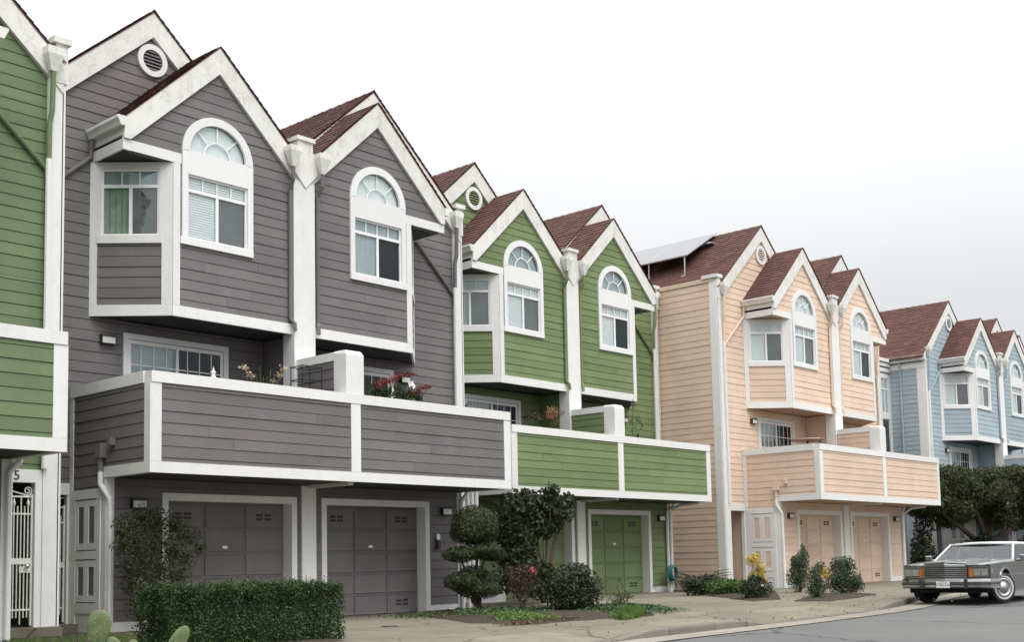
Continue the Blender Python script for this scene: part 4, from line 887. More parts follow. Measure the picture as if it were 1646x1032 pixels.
def cover(name, c, rx, ry, n, size, mat, seed, rot=0, h=.06):
    rng = np.random.RandomState(seed); cc = rng.uniform(-.75, .75, (9, 2)); w = rng.randint(0, 9, n); x = rx*(cc[w, 0]+rng.normal(0, .22, n)); y = ry*(cc[w, 1]+rng.normal(0, .25, n)); r = np.clip(np.hypot(x/rx, y/ry), 0, 1.2)
    X = c[0]+x*math.cos(rot)-y*math.sin(rot); Y = c[1]+x*math.sin(rot)+y*math.cos(rot)
    P = np.stack([X, Y, [gz_(a, b)+.03+rng.rand()*h*(1-q*.6) for a, b, q in zip(X, Y, r)]], 1)
    o = leaf_mesh(name, P, np.tile([0, 0, 1.0], (n, 1)), size, mat, None, rng, .6, jitter=.5); o['kind'] = 'stuff'; return o
cover('ground_cover', (16.1, 14.6), 1.3, .55, 2400, .06, L_GRASS, 9, 1.0, .10)
cover('ground_cover', (18.6, 14.1), 1.6, .8, 2400, .07, L_MID, 10, .9, .14)
cover('ground_cover', (17.2, 16.4), 1.8, 1.5, 1500, .07, L_MID, 16, .5, .12)
cover('leaf_litter', (15.3, 13.3), .9, .35, 1100, .06, L_LITTER, 12, .3, .015)
cover('leaf_litter', (17.8, 16.0), 1.6, 1.2, 1200, .06, L_LITTER, 13, .3, .015)
cover('leaf_litter', (17.5, 11.2), 9, 1.2, 110, .045, L_LITTER, 14, 0, .0)
cover('leaf_litter', (26, 14.5), 5, 2.2, 90, .045, L_LITTER, 15, .5, .0)
# by the peach house
def fern(pos, label, n, L_, seed, spread=1.0):
    rng = np.random.RandomState(seed); o = empty('fern', pos, label, 'plant')
    for i in range(n):
        a = 2*math.pi*i/n+rng.uniform(-.3, .3); l = L_*rng.uniform(.7, 1.1); el = rng.uniform(.6, 1.25)
        path = [(math.cos(a)*l*t*math.cos(el)*spread*(1+.5*t), math.sin(a)*l*t*math.cos(el)*spread*(1+.5*t), l*(t*math.sin(el)-.42*t*t)) for t in np.linspace(0, 1, 9)]
        P = []; D = []
        for t in np.linspace(.15, 1, 26):
            k = min(int(t*8), 7); q = np.array(path[k])*(1-(t*8-k))+np.array(path[k+1])*(t*8-k)
            for sd in (-1, 1):
                P.append(q+np.array([-math.sin(a), math.cos(a), 0])*sd*.09*(1.15-t)); D.append([-math.sin(a)*sd+math.cos(a)*.4, math.cos(a)*sd+math.sin(a)*.4, -.15])
        fr_ = leaf_mesh('frond', np.array(P), np.tile([0, 0, 1.0], (len(P), 1)), .17, L_FERN, o, rng, .16, dirv=np.array(D), jitter=.2)
        MB().tube(path, .006, 5).build('midrib', STEM, fr_)
    return o
fern(G3(29.6, 19.6), 'feathery pale green fern beside the peach side wall', 16, 1.35, 41)
GREENB = leafmat('bright_leaf', (.05, .11, .02), (.10, .18, .05))
shrub(G3(26.4, 17.35), 'low_bush', 'low dark bush under the fern by the peach house', [((-.4, 0, .25), (.4, .35, .27)), ((.2, 0, .27), (.45, .35, .28)), ((.6, -.1, .2), (.35, .3, .22))], 8000, .075, L_DARK, 42, .55, .4)
shrub(G3(26.2, 16.45), 'low_bush', 'bright green low bush next to the foot of the white peach corner post', [((0, 0, .2), (.4, .3, .24)), ((.45, 0, .2), (.4, .3, .22)), ((-.4, .1, .2), (.3, .3, .22))], 8000, .075, GREENB, 43, .55, .45)
o = shrub(G3(24.0, 14.4), 'low_bush', 'dark rounded bush with one white bloom below the yellow plant', [((0, 0, .26), (.32, .3, .28)), ((.3, 0, .22), (.28, .3, .24)), ((-.2, 0, .2), (.28, .3, .22)), ((.1, 0, .42), (.18, .2, .14))], 9000, .06, L_DARK, 44, .55, .42)
P, N = clumps(np.random.RandomState(3), [((-.12, -.28, .30), .035)], 20000, .4); leaf_mesh('blossom', P, N, .03, L_WHITEP, o, np.random.RandomState(4), .9)
shrub(G3(25.9, 15.5), 'yellow_shrub', 'yellow-leaved shrub in front of the peach utility cupboard', [((-.1, 0, .85), (.2, .18, .16)), ((.25, 0, .62), (.18, .18, .2)), ((.1, 0, .95), (.12, .12, .10)), ((0, 0, .45), (.22, .2, .14)), ((.3, -.05, .36), (.14, .14, .14))], 9000, .06, L_YEL, 45, .5, .4, nstem=9, stem_r=.014)
shrub(G3(28.3, 15.6), 'upright_bush', 'tall narrow conifer-like bush beside the peach corner post', [((-.12, 0, .35), (.36, .3, .38)), ((0, 0, .65), (.30, .26, .32)), ((.18, 0, .88), (.20, .18, .25)), ((.22, 0, 1.08), (.08, .08, .18)), ((-.2, 0, .78), (.16, .16, .2))], 17000, .06, L_CON, 46, .34, .5)
o = shrub(G3(23.9, 12.75), 'yellow_tipped_bush', 'small bush with a yellow top right at the pavement edge', [((0, 0, .28), (.26, .24, .2)), ((0, .05, .52), (.25, .22, .22)), ((-.16, 0, .15), (.14, .14, .14)), ((.14, 0, .70), (.13, .13, .12))], 12000, .055, L_CON, 47, .42, .4, nstem=10)
P, N = clumps(np.random.RandomState(5), [((.05, -.16, .52), (.14, .10, .10)), ((.06, -.16, .62), (.06, .06, .08))], 9000, .3); leaf_mesh('yellow_tips', P, N, .05, L_YEL, o, np.random.RandomState(6), .6)
shrub(G3(26.05, 13.25), 'bushy_conifer', 'broad green bush nearest the car, below the right peach garage door', [((-.25, 0, .35), (.36, .32, .38)), ((.2, 0, .36), (.40, .34, .38)), ((-.22, 0, .70), (.18, .18, .2)), ((.2, 0, .72), (.24, .22, .2)), ((.42, -.1, .22), (.22, .24, .24))], 15000, .06, L_CON, 48, .36, .5)
shrub(G3(25.9, 13.9), 'bedding_plant', 'tiny leafy bedding plant between two bushes at the peach drive', [((0, 0, .12), .12), ((.25, 0, .12), .11), ((-.2, .05, .1), .1)], 4000, .05, L_MID, 49, .5, .4)
# teal hose reel by the green corner
o = empty('hose_reel', G3(28.9, 20.05), 'teal garden hose hung at the right corner of the green house', 'hose')
TEAL = plain('teal_hose', (.03, .14, .15), .5)
for k in range(5): MB().tube([(.20*math.cos(t)*(1-.06*k), -.03*k+.01*math.sin(3*t), .52+.24*math.sin(t)*(1-.06*k)) for t in np.linspace(0, 2*math.pi, 22)], .018, 6).build('hose_loop', TEAL, o)
MB().box(-.05, .05, .0, .12, -.02, .55).build('reel_post', SASH, o)
MB().tube([(.1, -.05, .3), (.14, -.06, .1), (.08, -.08, .02), (.3, -.2, .015)], .018, 6).build('hose_end', TEAL, o)
# big clipped tree before the blue house
rng = np.random.RandomState(51)
o = empty('street_tree', G3(45.4, 17.2), 'broad flat-topped clipped tree in front of the pale blue house', 'tree')
cents = []
for i in range(130):
    a, b = rng.uniform(-1, 1), rng.uniform(-1, 1); x = 3.2+a*6.9; y = b*1.8
    if x < -2.4: y = abs(y)*.7+.2
    zt = 4.25-.10*(a*a)*2+rng.uniform(-.14, .10); zb = 1.75+.5*a*a; z = rng.uniform(zb+.3, zt-.45) if i % 3 else zt-.5
    cents.append(((x, y, z), (rng.uniform(.5, .95), rng.uniform(.45, .7), rng.uniform(.35, .55))))
P, N = clumps(rng, cents, 3200, .42); leaf_mesh('crown', P, N, .125, L_TREE, o, rng, .42, jitter=.8)
m = MB(); rg = np.random.RandomState(4)
m.tube([(0, 0, -.1), (.02, 0, .4), (-.05, .02, .9), (.02, .0, 1.5), (.1, 0, 2.2)], [.30, .25, .23, .2, .14], 9)
m.build('trunk', BARK, o, smooth=True)
for tip, st in (((-3.2, .5, 2.55), .75), ((-1.9, -.3, 2.9), .9), ((2.5, .2, 2.9), 1.0), ((6.5, -.2, 2.6), .95), ((.4, -.4, 3.2), 1.2), ((8.6, .2, 2.7), 1.0)):
    pth = [(tip[0]*t**1.15, tip[1]*t, st+(tip[2]-st)*t**.85+.05*math.sin(6*t)) for t in np.linspace(0, 1, 8)]
    MB().tube(pth, [.15*(1-.8*t) for t in np.linspace(0, 1, 8)], 7).build('limb', BARK, o, smooth=True)
shrub(G3(44.2, 17.3), 'dark_bush', 'dark glossy bush behind the nose of the car', [((0, 0, .7), (.9, .6, .7)), ((1.2, 0, .6), (.8, .6, .6)), ((-.9, 0, .6), (.7, .5, .6)), ((.5, -.3, 1.25), (.45, .4, .4)), ((1.7, -.2, 1.0), (.35, .3, .4))], 2200, .15, L_DARK, 52, .6, .3)
shrub(G3(42.2, 18.3), 'dark_bush', 'dark tall shrub in the gap beside the right peach corner', [((0, 0, .8), (.5, .5, .9)), ((.6, .2, .7), (.5, .5, .7)), ((.2, 0, 1.8), (.35, .4, .6))], 2600, .12, L_DARK, 53, .5, .35)
shrub(G3(49.6, 16.9), 'round_shrub', 'round dark shrub seen over the car roof', [((0, 0, .9), (1.0, .7, .75)), ((.8, 0, .8), (.8, .6, .65)), ((-.8, 0, .8), (.7, .6, .6))], 2000, .14, L_DARK, 54, .55, .25)

# ------------------------------------------------------------------ things on the balconies
DECK = -.848+2.58
def pot(par, x, y, z, r, h, mat): MB().lathe((x, y, z), [(0, 0), (r*.75, 0), (r, h), (r*1.06, h), (r*1.06, h*.88), (r*.95, h*.86), (.0, h*.86)], 14).build('pot', mat, par, smooth=False)
o = empty('flower_planter', (15.72, 17.30, DECK+.42), 'planter of red bracts and strappy leaves behind the right purple-grey balcony rail', 'plant')
rng = np.random.RandomState(61)
MB().box(-.85, .9, -.09, .12, .62, .98).build('planter_box', BLACKPOT, o)
MB().box(-.8, -.7, -.05, .08, -.42, .62).box(.75, .85, -.05, .08, -.42, .62).build('planter_legs', BLACKPOT, o)
P = []; D = []
for i in range(260):
    x = rng.uniform(-.85, .7); l = rng.uniform(.22, .5); P.append((x, rng.uniform(-.06, .08), .98+l*.45)); D.append((rng.normal(0, .4), rng.normal(0, .3), 1))
leaf_mesh('strap_leaf', np.array(P), rng.normal(0, 1, (len(P), 3))*[1, 1, .2], .42, L_DARK, o, rng, .09, dirv=np.array(D), jitter=.2)
P, N = clumps(rng, [((-.1, 0, 1.14), (.22, .12, .12)), ((.3, 0, 1.12), (.2, .12, .12))], 1700, .4); leaf_mesh('broad_leaf', P, N, .13, L_MID, o, rng, .55)
sp = [((-.45, 0, 1.33), (.12, .08, .10)), ((-.3, 0, 1.40), (.12, .08, .08)), ((-.15, 0, 1.43), (.12, .08, .08)), ((-.02, -.02, 1.50), (.12, .07, .07)), ((.12, -.02, 1.57), (.12, .07, .06)), ((.28, -.03, 1.62), (.12, .06, .05)), ((.45, -.03, 1.64), (.12, .05, .04)), ((.5, 0, 1.22), (.12, .08, .09)), ((.62, 0, 1.33), (.12, .08, .09)), ((.76, -.02, 1.41), (.12, .07, .07)), ((.9, -.02, 1.42), (.10, .05, .05))]
for a, r in sp:
    P, N = clumps(rng, [(a, r)], 9500, .5); leaf_mesh('red_bract', P, N, .05, L_FLOWR, o, rng, .5)
for tip in ((-.3, 0, 1.4), (.45, -.03, 1.62), (.9, -.02, 1.4), (-.05, 0, 1.5)): MB().tube([(tip[0]*.5, 0, .95), (tip[0]*.75, 0, 1.2), tip], .007, 5).build('stem', STEM, o)
P = np.array([(.33, -.06, 1.42), (.40, -.06, 1.44), (.45, -.05, 1.40), (-.13, -.08, 1.24), (-.14, -.08, 1.16)]); leaf_mesh('white_bract', P, np.tile([0, -1.0, .1], (5, 1)), .15, L_WHITEP, o, rng, .6, jitter=.15, dirv=np.tile([0, 0, 1.0], (5, 1)))
o = empty('flower_pot', (12.85, 17.65, DECK), 'spindly cream and pink flowers in a dark pot on the left purple-grey deck', 'plant')
pot(o, 0, 0, 0, .24, 1.25, BLACKPOT)
P, N = clumps(np.random.RandomState(62), [((-.42, 0, 1.82), (.12, .08, .07)), ((-.3, 0, 1.70), (.12, .1, .07)), ((.24, 0, 1.66), (.08, .08, .05)), ((.34, 0, 1.78), (.10, .08, .06)), ((.44, 0, 1.92), (.09, .08, .07))], 4200, .5); leaf_mesh('blossom', P, N, .05, L_CREAM, o, np.random.RandomState(1), .6)
P, N = clumps(np.random.RandomState(63), [((.1, 0, 1.45), (.5, .12, .2)), ((-.3, 0, 1.5), (.25, .1, .2))], 1500, .6); leaf_mesh('foliage', P, N, .08, L_RED, o, np.random.RandomState(2), .35)
for k in range(11): MB().tube([(-.1+k*.02, 0, 1.1), (-.25+k*.055, .02, 1.5), (-.42+k*.085, 0, 1.78+.1*math.sin(k*2))], .006, 5).build('stem', STEM, o)
o = empty('plant_stand', (13.9, 17.75, DECK), 'black wire plant stand next to the purple-grey deck divider', 'plant stand')
for x in (-.22, .22):
    for y in (-.18, .18): MB().tube([(x, y, 0), (x, y, 2.02)], .011, 6).build('leg', BLACK_IRON, o)
for z in (.5, 1.2, 1.75, 2.0):
    m = MB()
    for a, b in (((-.22, -.18), (.22, -.18)), ((.22, -.18), (.22, .18)), ((.22, .18), (-.22, .18)), ((-.22, .18), (-.22, -.18))): m.tube([(*a, z), (*b, z)], .009, 6)
    m.tube([(-.22, 0, z), (.22, 0, z)], .007, 6); m.build('shelf_wire', BLACK_IRON, o)
o = empty('candle_lantern', (11.43, 17.09, -.848+4.066), 'small white finial lantern standing on the purple-grey balcony rail', 'lantern')
MB().lathe((0, 0, 0), [(.0, 0), (.045, 0), (.045, .015), (.028, .02), (.03, .075), (.05, .08), (.02, .11), (.012, .12), (.018, .135), (.004, .16), (0, .165)], 12).build('lantern_body', SASH, o, smooth=False)
MB().tube([(0, 0, .16), (0, 0, .19)], .004, 5).build('finial', SASH, o)
GD = -.763+2.58
o = empty('hanging_plant', (23.95, 20.35, GD), 'dried yellowish hanging plant on the green deck beside the white post', 'plant')
MB().tube([(0, 0, 0), (0, 0, 2.25)], .012, 6).build('plant_hook', BLACK_IRON, o); pot(o, 0, 0, 1.95, .14, .2, POT)
P, N = clumps(np.random.RandomState(64), [((0, -.1, 2.15), (.22, .2, .15)), ((.12, -.14, 1.9), (.1, .1, .25)), ((.35, -.1, 2.12), (.22, .1, .08))], 3200, .5); leaf_mesh('foliage', P, N, .09, L_DRY, o, np.random.RandomState(3), .3, dirv=np.tile([0, 0, -1.0], (len(P), 1)))
o = empty('potted_plant', (23.3, 20.3, GD), 'low red-flowered pot plant at the back of the green deck', 'plant')
pot(o, 0, 0, .9, .2, .8, BLACKPOT); MB().box(-.2, .2, -.2, .2, 0, .9).build('pot_stand', BLACKPOT, o)
P, N = clumps(np.random.RandomState(65), [((.1, 0, 1.95), (.3, .2, .12)), ((-.3, 0, 1.9), (.14, .14, .12))], 2500, .5); leaf_mesh('foliage', P, N, .07, L_RED, o, np.random.RandomState(3), .5)
o = empty('trailing_vine', (26.6, 19.6, GD), 'thin pale vine climbing the green wall right of the divider', 'plant')
P, N = clumps(np.random.RandomState(66), [((.0, 0, 1.95), (.12, .1, .25)), ((.25, 0, 2.1), (.14, .1, .14)), ((.45, 0, 1.9), (.1, .1, .1)), ((.05, 0, 2.45), (.06, .06, .25)), ((.2, 0, 1.6), (.15, .1, .15))], 1500, .5); leaf_mesh('foliage', P, N, .08, L_FERN, o, np.random.RandomState(3), .35)
MB().tube([(0, 0, 0), (.05, 0, 1.2), (.0, 0, 1.9), (.06, 0, 2.65)], .012, 5).tube([(.05, 0, 1.4), (.25, 0, 2.1), (.5, 0, 1.95)], .008, 5).build('stem', STEM, o); pot(o, 0, 0, 0, .2, .35, POT)
o = empty('pink_flowers', (18.35, 17.11, -.848+3.88), 'few pink blooms spilling over the right end of the purple-grey rail', 'flower')
P, N = clumps(np.random.RandomState(67), [((0, .10, .20), (.05, .05, .025)), ((.16, .1, .19), (.06, .05, .025)), ((.28, .1, .19), (.05, .05, .02))], 12000, .5); leaf_mesh('blossom', P, N, .03, L_CREAM, o, np.random.RandomState(3), .7)
MB().box(-.15, .38, .14, .2, -.2, .19).build('window_box', BLACKPOT, o)
o = empty('door_wreath', (20.93+.9, 21.42, GD+1.95), 'dark red wreath hung on the green deck door', 'wreath')
P, N = clumps(np.random.RandomState(68), [((.26*math.cos(a), 0, .26*math.sin(a)), .08) for a in np.linspace(0, 6.28, 15)[:-1]], 6000, .4); leaf_mesh('wreath_leaves', P, N, .07, L_RED, o, np.random.RandomState(3), .4)
PD_ = -.73+2.58
o = empty('patio_table', (34.6, 18.6, PD_), 'small round table just showing above the peach balcony rail', 'table')
TAB = plain('table_top', (.35, .30, .26), .5)
MB().lathe((0, 0, 1.86), [(0, 0), (.5, 0), (.52, .02), (.5, .045), (0, .045)], 24).build('table_top', TAB, o); MB().tube([(0, 0, 0), (0, 0, 1.87)], .03, 8).build('table_leg', BLACK_IRON, o); MB().lathe((0, 0, 0), [(0, .03), (.25, .03), (.25, 0), (0, 0)], 16).build('table_foot', BLACK_IRON, o)
o = empty('rail_clip', (32.02, 16.78, -.73+4.064), 'dark little bracket on the near corner of the peach balcony rail', 'bracket')
MB().box(-.05, .05, 0, .05, 0, .05).tube([(0, .02, .05), (.03, .02, .12), (.10, .02, .14)], .014, 6).build('bracket_arm', BLACK_IRON, o)
# drain plate / dark scrap on the drive
o = empty('drain_cover', (13.45, 15.0, gz_(13.45, 15.0)), 'small dark metal drain cover set in the concrete drive', 'drain')
MB().lathe((0, 0, .0), [(0, .012), (.13, .012), (.15, 0)], 18).build('cover_plate', BLACK_IRON, o)
# solar panels on the peach roof
o = empty('solar_array', (36.20, 16.797, -.73), 'tilted solar panels on legs above the red peach roof', 'solar panels')
SOLAR = NT('solar_glass'); SOLAR.col((.035, .04, .055)); SOLAR.rough(.34, .5); SOLAR.b.inputs['Coat Weight'].default_value = .6; SOLAR.b.inputs['Coat Roughness'].default_value = .16; SOLAR = SOLAR.m
pA, pB = Vector((-4.55, 0, 10.40)), Vector((-2.74, 0, 11.47)); sd_ = (pB-pA); 
for i in range(6):
    y0_, y1_ = 4.15+i*1.72, 4.15+i*1.72+1.69; q = MB(); nrm = Vector((-sd_.z, 0, sd_.x)).normalized()
    def pp(a, y, h): v = pA+sd_*a+nrm*h; return (v.x, y, v.z)
    q.add([pp(0, y0_, 0), pp(1, y0_, 0), pp(1, y1_, 0), pp(0, y1_, 0), pp(0, y0_, .04), pp(1, y0_, .04), pp(1, y1_, .04), pp(0, y1_, .04)], [(0, 3, 2, 1), (0, 1, 5, 4), (1, 2, 6, 5), (2, 3, 7, 6), (3, 0, 4, 7), (4, 5, 6, 7)])
    fr_ = q.build('panel_frame', ALU, o); MB().add([pp(.01, y0_+.01, -.004), pp(.99, y0_+.01, -.004), pp(.99, y1_-.01, -.004), pp(.01, y1_-.01, -.004)], [(0, 1, 2, 3)]).build('shade_back_sheet', DARK, fr_)  # black underside sheet added to stop bounced light and deepen the shade below
    MB().add([pp(.02, y0_+.035, .043), pp(.98, y0_+.035, .043), pp(.98, y1_-.035, .043), pp(.02, y1_-.035, .043)], [(0, 1, 2, 3)]).build('solar_glass', SOLAR, fr_)
for y in (4.3, 5.7, 7.4, 9.2):
    MB().tube([(-4.5, y, 10.41), (-4.52, y, 9.78)], .022, 6).build('support_leg', ALU, o)
    MB().box(-4.62, -4.42, y-.06, y+.06, 9.72, 9.80).build('leg_foot', ALU, o)
for y in (4.45, 6.2): MB().tube([(-3.3, y, 11.1), (-3.3, y-.1, 10.86)], .018, 6).build('support_leg', ALU, o)
MB().box(-3.45, -3.1, 3.95, 4.35, 10.98, 11.03).build('mount_rail', ALU, o)
# small skylight on the purple roof
o = empty('skylight', (14.467, 17.003, -.848), 'dark skylight box low on the purple-grey rear roof', 'skylight')
MB().add([(.55, 6.2, 9.45), (1.35, 6.2, 10.17), (1.35, 7.6, 10.17), (.55, 7.6, 9.45), (.45, 6.2, 9.62), (1.25, 6.2, 10.34), (1.25, 7.6, 10.34), (.45, 7.6, 9.62)], [(0, 3, 2, 1), (0, 1, 5, 4), (1, 2, 6, 5), (2, 3, 7, 6), (3, 0, 4, 7), (4, 5, 6, 7)]).build('skylight_box', BLACK_IRON, o)
MB().add([(.47, 6.27, 9.648), (1.22, 6.27, 10.323), (1.22, 7.53, 10.323), (.47, 7.53, 9.648)], [(0, 1, 2, 3)]).build('skylight_glass', SOLAR, o)

# ------------------------------------------------------------------ parked car (local: x forward, y left)
CARP = NT('car_paint_lit'); CARP.col((.15, .162, .152)); CARP.rough(.28, .6); CARP.b.inputs['Metallic'].default_value = .35; CARP.b.inputs['Coat Weight'].default_value = .8; CARP.b.inputs['Coat Roughness'].default_value = .05; CARP = CARP.m  # lighter copy of the body paint, sky brightness put into the top panels
CARD = NT('car_paint_shaded'); CARD.col((.060, .063, .061)); CARD.rough(.3, .6); CARD.b.inputs['Metallic'].default_value = .3; CARD.b.inputs['Coat Weight'].default_value = .8; CARD = CARD.m  # darker copy of the same paint, shade put into the sides and nose
ROOFV = plain('vinyl_roof', (.50, .51, .50), .5, var=.04)
CHROME = plain('chrome', (.50, .51, .51), .14, metal=1.0, var=.03); RUBBER = plain('tyre_rubber', (.018, .018, .018), .85); WWALL = plain('whitewall', (.55, .54, .50), .7)
AMBER = plain('amber_lens', (.50, .13, .02), .2); LENS = plain('headlight_lens', (.70, .72, .72), .16, metal=.85); INTER = plain('car_interior', (.045, .045, .045), .8); CGLASS = glassmat('car_glass', (.50, .57, .55), .11); PLATE = plain('licence_plate', (.72, .72, .68), .5, var=.03); PLATEB = plain('plate_ink', (.03, .04, .10), .5); GRILLE = plain('grille_dark', (.03, .03, .03), .4)
car = empty('parked_car', (24.95, 9.98, -1.012), 'silver-grey old sedan with chrome grille and whitewall tyres parked at the kerb', 'car', rz=math.radians(2)+math.pi); car.scale = (.91, .91, .92)
# the front axle is at x = 0; nose at x = +1.05
def arch(cx, r, z0, x_from, x_to, n=10):
    return [(cx+r*math.cos(t), z0+r*math.sin(t)) for t in np.linspace(x_from, x_to, n)]
W2 = .965
for s in (-1, 1):
    fr_ = frame((0, s*(W2-.10), 0), (1, 0, 0), (0, s, 0)); m = MB()
    for k, (z0_, z1_) in enumerate(((0, 0),)):
        outl = [(.98, .38), (.98, .86), (.6, .90), (-1.0, .93), (-3.9, .92), (-4.45, .88), (-4.5, .45), (-3.6, .40)]
        top = [(.98, .38), (.98, .88), (.3, .905), (-.9, .925)]
    front = [(.98, .40), (.98, .87)] + [(.3, .90), (-.6, .915)] + [(-.6, .28), (-.43, .28)] + arch(0, .40, .36, math.radians(192), math.radians(-5), 12)[0:] + [(.42, .36)]
    m.prism(front, fr_, .0, .10); m.build('front_wing', CARD, car, bevel=0)
    m = MB(); m.prism([(-.605, .28), (-.605, .918), (-2.15, .93), (-2.15, .26)], fr_, .0, .10); m.build('front_door', CARD, car)
    m = MB(); m.prism([(-2.16, .26), (-2.16, .93), (-2.75, .93), (-2.75, .5), (-2.66, .3)], fr_, .0, .099); m.build('rear_door', CARD, car)
    m = MB(); m.prism([(-2.755, .5), (-2.755, .93), (-4.4, .90), (-4.45, .40), (-3.50, .36)]+arch(-3.08, .40, .36, 0.05, math.radians(160), 10), fr_, .0, .10); m.build('rear_wing', CARD, car)
    m = MB(); n = 14
    for i in range(n):
        a0, a1 = math.radians(-8+196*i/n), math.radians(-8+196*(i+1)/n)
        m.prism([(.40*math.cos(a0), .36+.40*math.sin(a0)), (.445*math.cos(a0), .36+.445*math.sin(a0)), (.445*math.cos(a1), .36+.445*math.sin(a1)), (.40*math.cos(a1), .36+.40*math.sin(a1))], fr_, .09, .115)
    m.build('wheel_arch_trim', CHROME, car)
    m = MB(); m.rect(fr_, -2.7, -.42, .24, .29, .05, .105); m.build('sill_trim', CHROME, car)
    m = MB(); m.rect(fr_, -2.75, .45, .615, .64, .10, .112); m.build('side_moulding', CHROME, car)
# floor, wheel wells
MB().box(-4.4, .9, -.80, .80, .26, .40).build('underbody', RUBBER, car)
MB().box(-.52, .5, -.84, .84, .40, .80).build('wheel_well', RUBBER, car)
# hood & wing tops: loft of cross sections
m = MB(); st = [(1.02, .82, .855), (.8, .885, .905), (.2, .925, .945), (-.5, .955, .975), (-.72, .965, .985)]
for x, ze, zc_ in st:
    hw_ = W2-(.02 if x > 1 else 0)
    m.v += [(x, -hw_, ze-.06), (x, -hw_+.03, ze), (x, -.62, ze+.005), (x, -.55, ze-.012), (x, -.30, zc_), (x, -.04, zc_+.012), (x, 0, zc_+.022), (x, .04, zc_+.012), (x, .30, zc_), (x, .55, ze-.012), (x, .62, ze+.005), (x, hw_-.03, ze), (x, hw_, ze-.06)]
m.f = [(i*13+j, (i+1)*13+j, (i+1)*13+j+1, i*13+j+1) for i in range(len(st)-1) for j in range(12)]
m.build('bonnet', CARP, car, smooth=True)
# nose block and grille
MB().box(.80, .99, -.93, .93, .42, .86).build('nose_panel', CARD, car)
gr = pt_empty('grille', car); gw_, g0, g1 = .47, .50, .92
MB().add([(.99, -gw_, g0), (1.06, -gw_, g0), (1.09, 0, g0), (1.06, gw_, g0), (.99, gw_, g0), (.97, -gw_, g1-.02), (1.045, -gw_, g1-.03), (1.075, 0, g1), (1.045, gw_, g1-.03), (.97, gw_, g1-.02)], [(0, 1, 6, 5), (1, 2, 7, 6), (2, 3, 8, 7), (3, 4, 9, 8), (5, 6, 7), (5, 7, 9), (7, 8, 9)]).build('grille_back', GRILLE, gr)
for i in range(8):
    z = g0+.02+i*.043; MB().add([(1.063, -gw_+.01, z), (1.095, 0, z), (1.063, gw_-.01, z), (1.063, -gw_+.01, z+.013), (1.094, 0, z+.013), (1.063, gw_-.01, z+.013)], [(0, 1, 4, 3), (1, 2, 5, 4)]).build('grille_bar', CHROME, gr)
for i in range(-7, 8):
    y = i*.064; MB().box(1.06+.03*(1-abs(y)/gw_), 1.066+.03*(1-abs(y)/gw_), y-.004, y+.004, g0+.01, g1-.10).build('grille_bar', CHROME, gr)
MB().add([(1.05, -gw_-.01, g1-.075), (1.085, 0, g1-.065), (1.05, gw_+.01, g1-.075), (1.03, -gw_-.01, g1+.0), (1.068, 0, g1+.018), (1.03, gw_+.01, g1+.0), (.93, -gw_+.05, g1+.012), (.93, 0, g1+.03), (.93, gw_-.05, g1+.012)], [(0, 1, 4, 3), (1, 2, 5, 4), (3, 4, 7, 6), (4, 5, 8, 7)]).build('grille_header', CHROME, gr)
MB().box(1.05, 1.075, -gw_-.015, -gw_+.01, g0, g1-.05).box(1.05, 1.075, gw_-.01, gw_+.015, g0, g1-.05).build('grille_surround', CHROME, gr)
m = MB(); m.add([(.95, -.006, .95), (1.0, -.006, .95), (1.0, .006, .95), (.95, .006, .95), (.94, -.004, 1.0), (.955, .004, 1.0)], [(0, 1, 4), (1, 2, 5, 4), (2, 3, 5), (3, 0, 4, 5)]); m.build('bonnet_ornament', CHROME, car)
for s in (-1, 1):
    b = pt_empty('headlight_cluster', car)
    m = MB(); y0_, y1_ = s*.50, s*.945
    m.box(.985, 1.02, y0_, y1_, .795, .825).box(.985, 1.02, y0_, y1_, .585, .61).box(.985, 1.02, s*.925, y1_, .61, .795).box(.985, 1.02, y0_, s*.512, .61, .795).box(.985, 1.018, s*.60, s*.615, .61, .795).box(.985, 1.018, s*.765, s*.785, .61, .795); m.build('bezel', CHROME, b)
    for a, c_ in ((.615, .765), (.785, .925)):
        MB().box(.99, 1.008, s*a, s*c_, .625, .78).build('headlight', LENS, b)
    MB().box(.99, 1.012, s*.512, s*.60, .61, .795).build('turn_signal', AMBER, b)
    MB().box(.80, .96, s*.96, s*.972, .66, .78).build('side_marker', CHROME, b)
# bumper
m = MB(); yy = [-1.0, -.985, -.80, -.4, 0, .4, .80, .985, 1.0]; xx = [.45, 1.06, 1.155, 1.19, 1.20, 1.19, 1.155, 1.06, .45]
prof = [(-.05, .545), (.0, .56), (.012, .50), (-.01, .455), (.008, .43), (-.005, .38), (-.06, .355)]
for x, y in zip(xx, yy): m.v += [(x+a*(1 if x > .6 else .3), y+(0 if abs(y) < .9 else math.copysign(a*.6, y)), z) for a, z in prof]
k = len(prof); m.f = [(i*k+j, (i+1)*k+j, (i+1)*k+j+1, i*k+j+1) for i in range(len(yy)-1) for j in range(k-1)]
m.build('front_bumper', CHROME, car, smooth=False)
m = MB(); xr = [x+.014 for x in xx]
for x, y in zip(xr, yy): m.v += [(x, y*1.012, .475), (x+.01, y*1.014, .465), (x+.01, y*1.014, .445), (x, y*1.012, .437)]
m.f = [(i*4+j, (i+1)*4+j, (i+1)*4+j+1, i*4+j+1) for i in range(len(yy)-1) for j in range(3)]; m.build('bumper_strip', GRILLE, car)
for s in (-1, 1):
    MB().box(1.16, 1.235, s*.46, s*.53, .345, .565).build('bumper_guard', GRILLE, car, bevel=.012)
pl = pt_empty('number_plate', car)
MB().box(1.205, 1.222, -.165, .165, .36, .525).build('plate_frame', CHROME, pl); MB().box(1.222, 1.225, -.152, .152, .37, .515).build('plate_face', PLATE, pl)
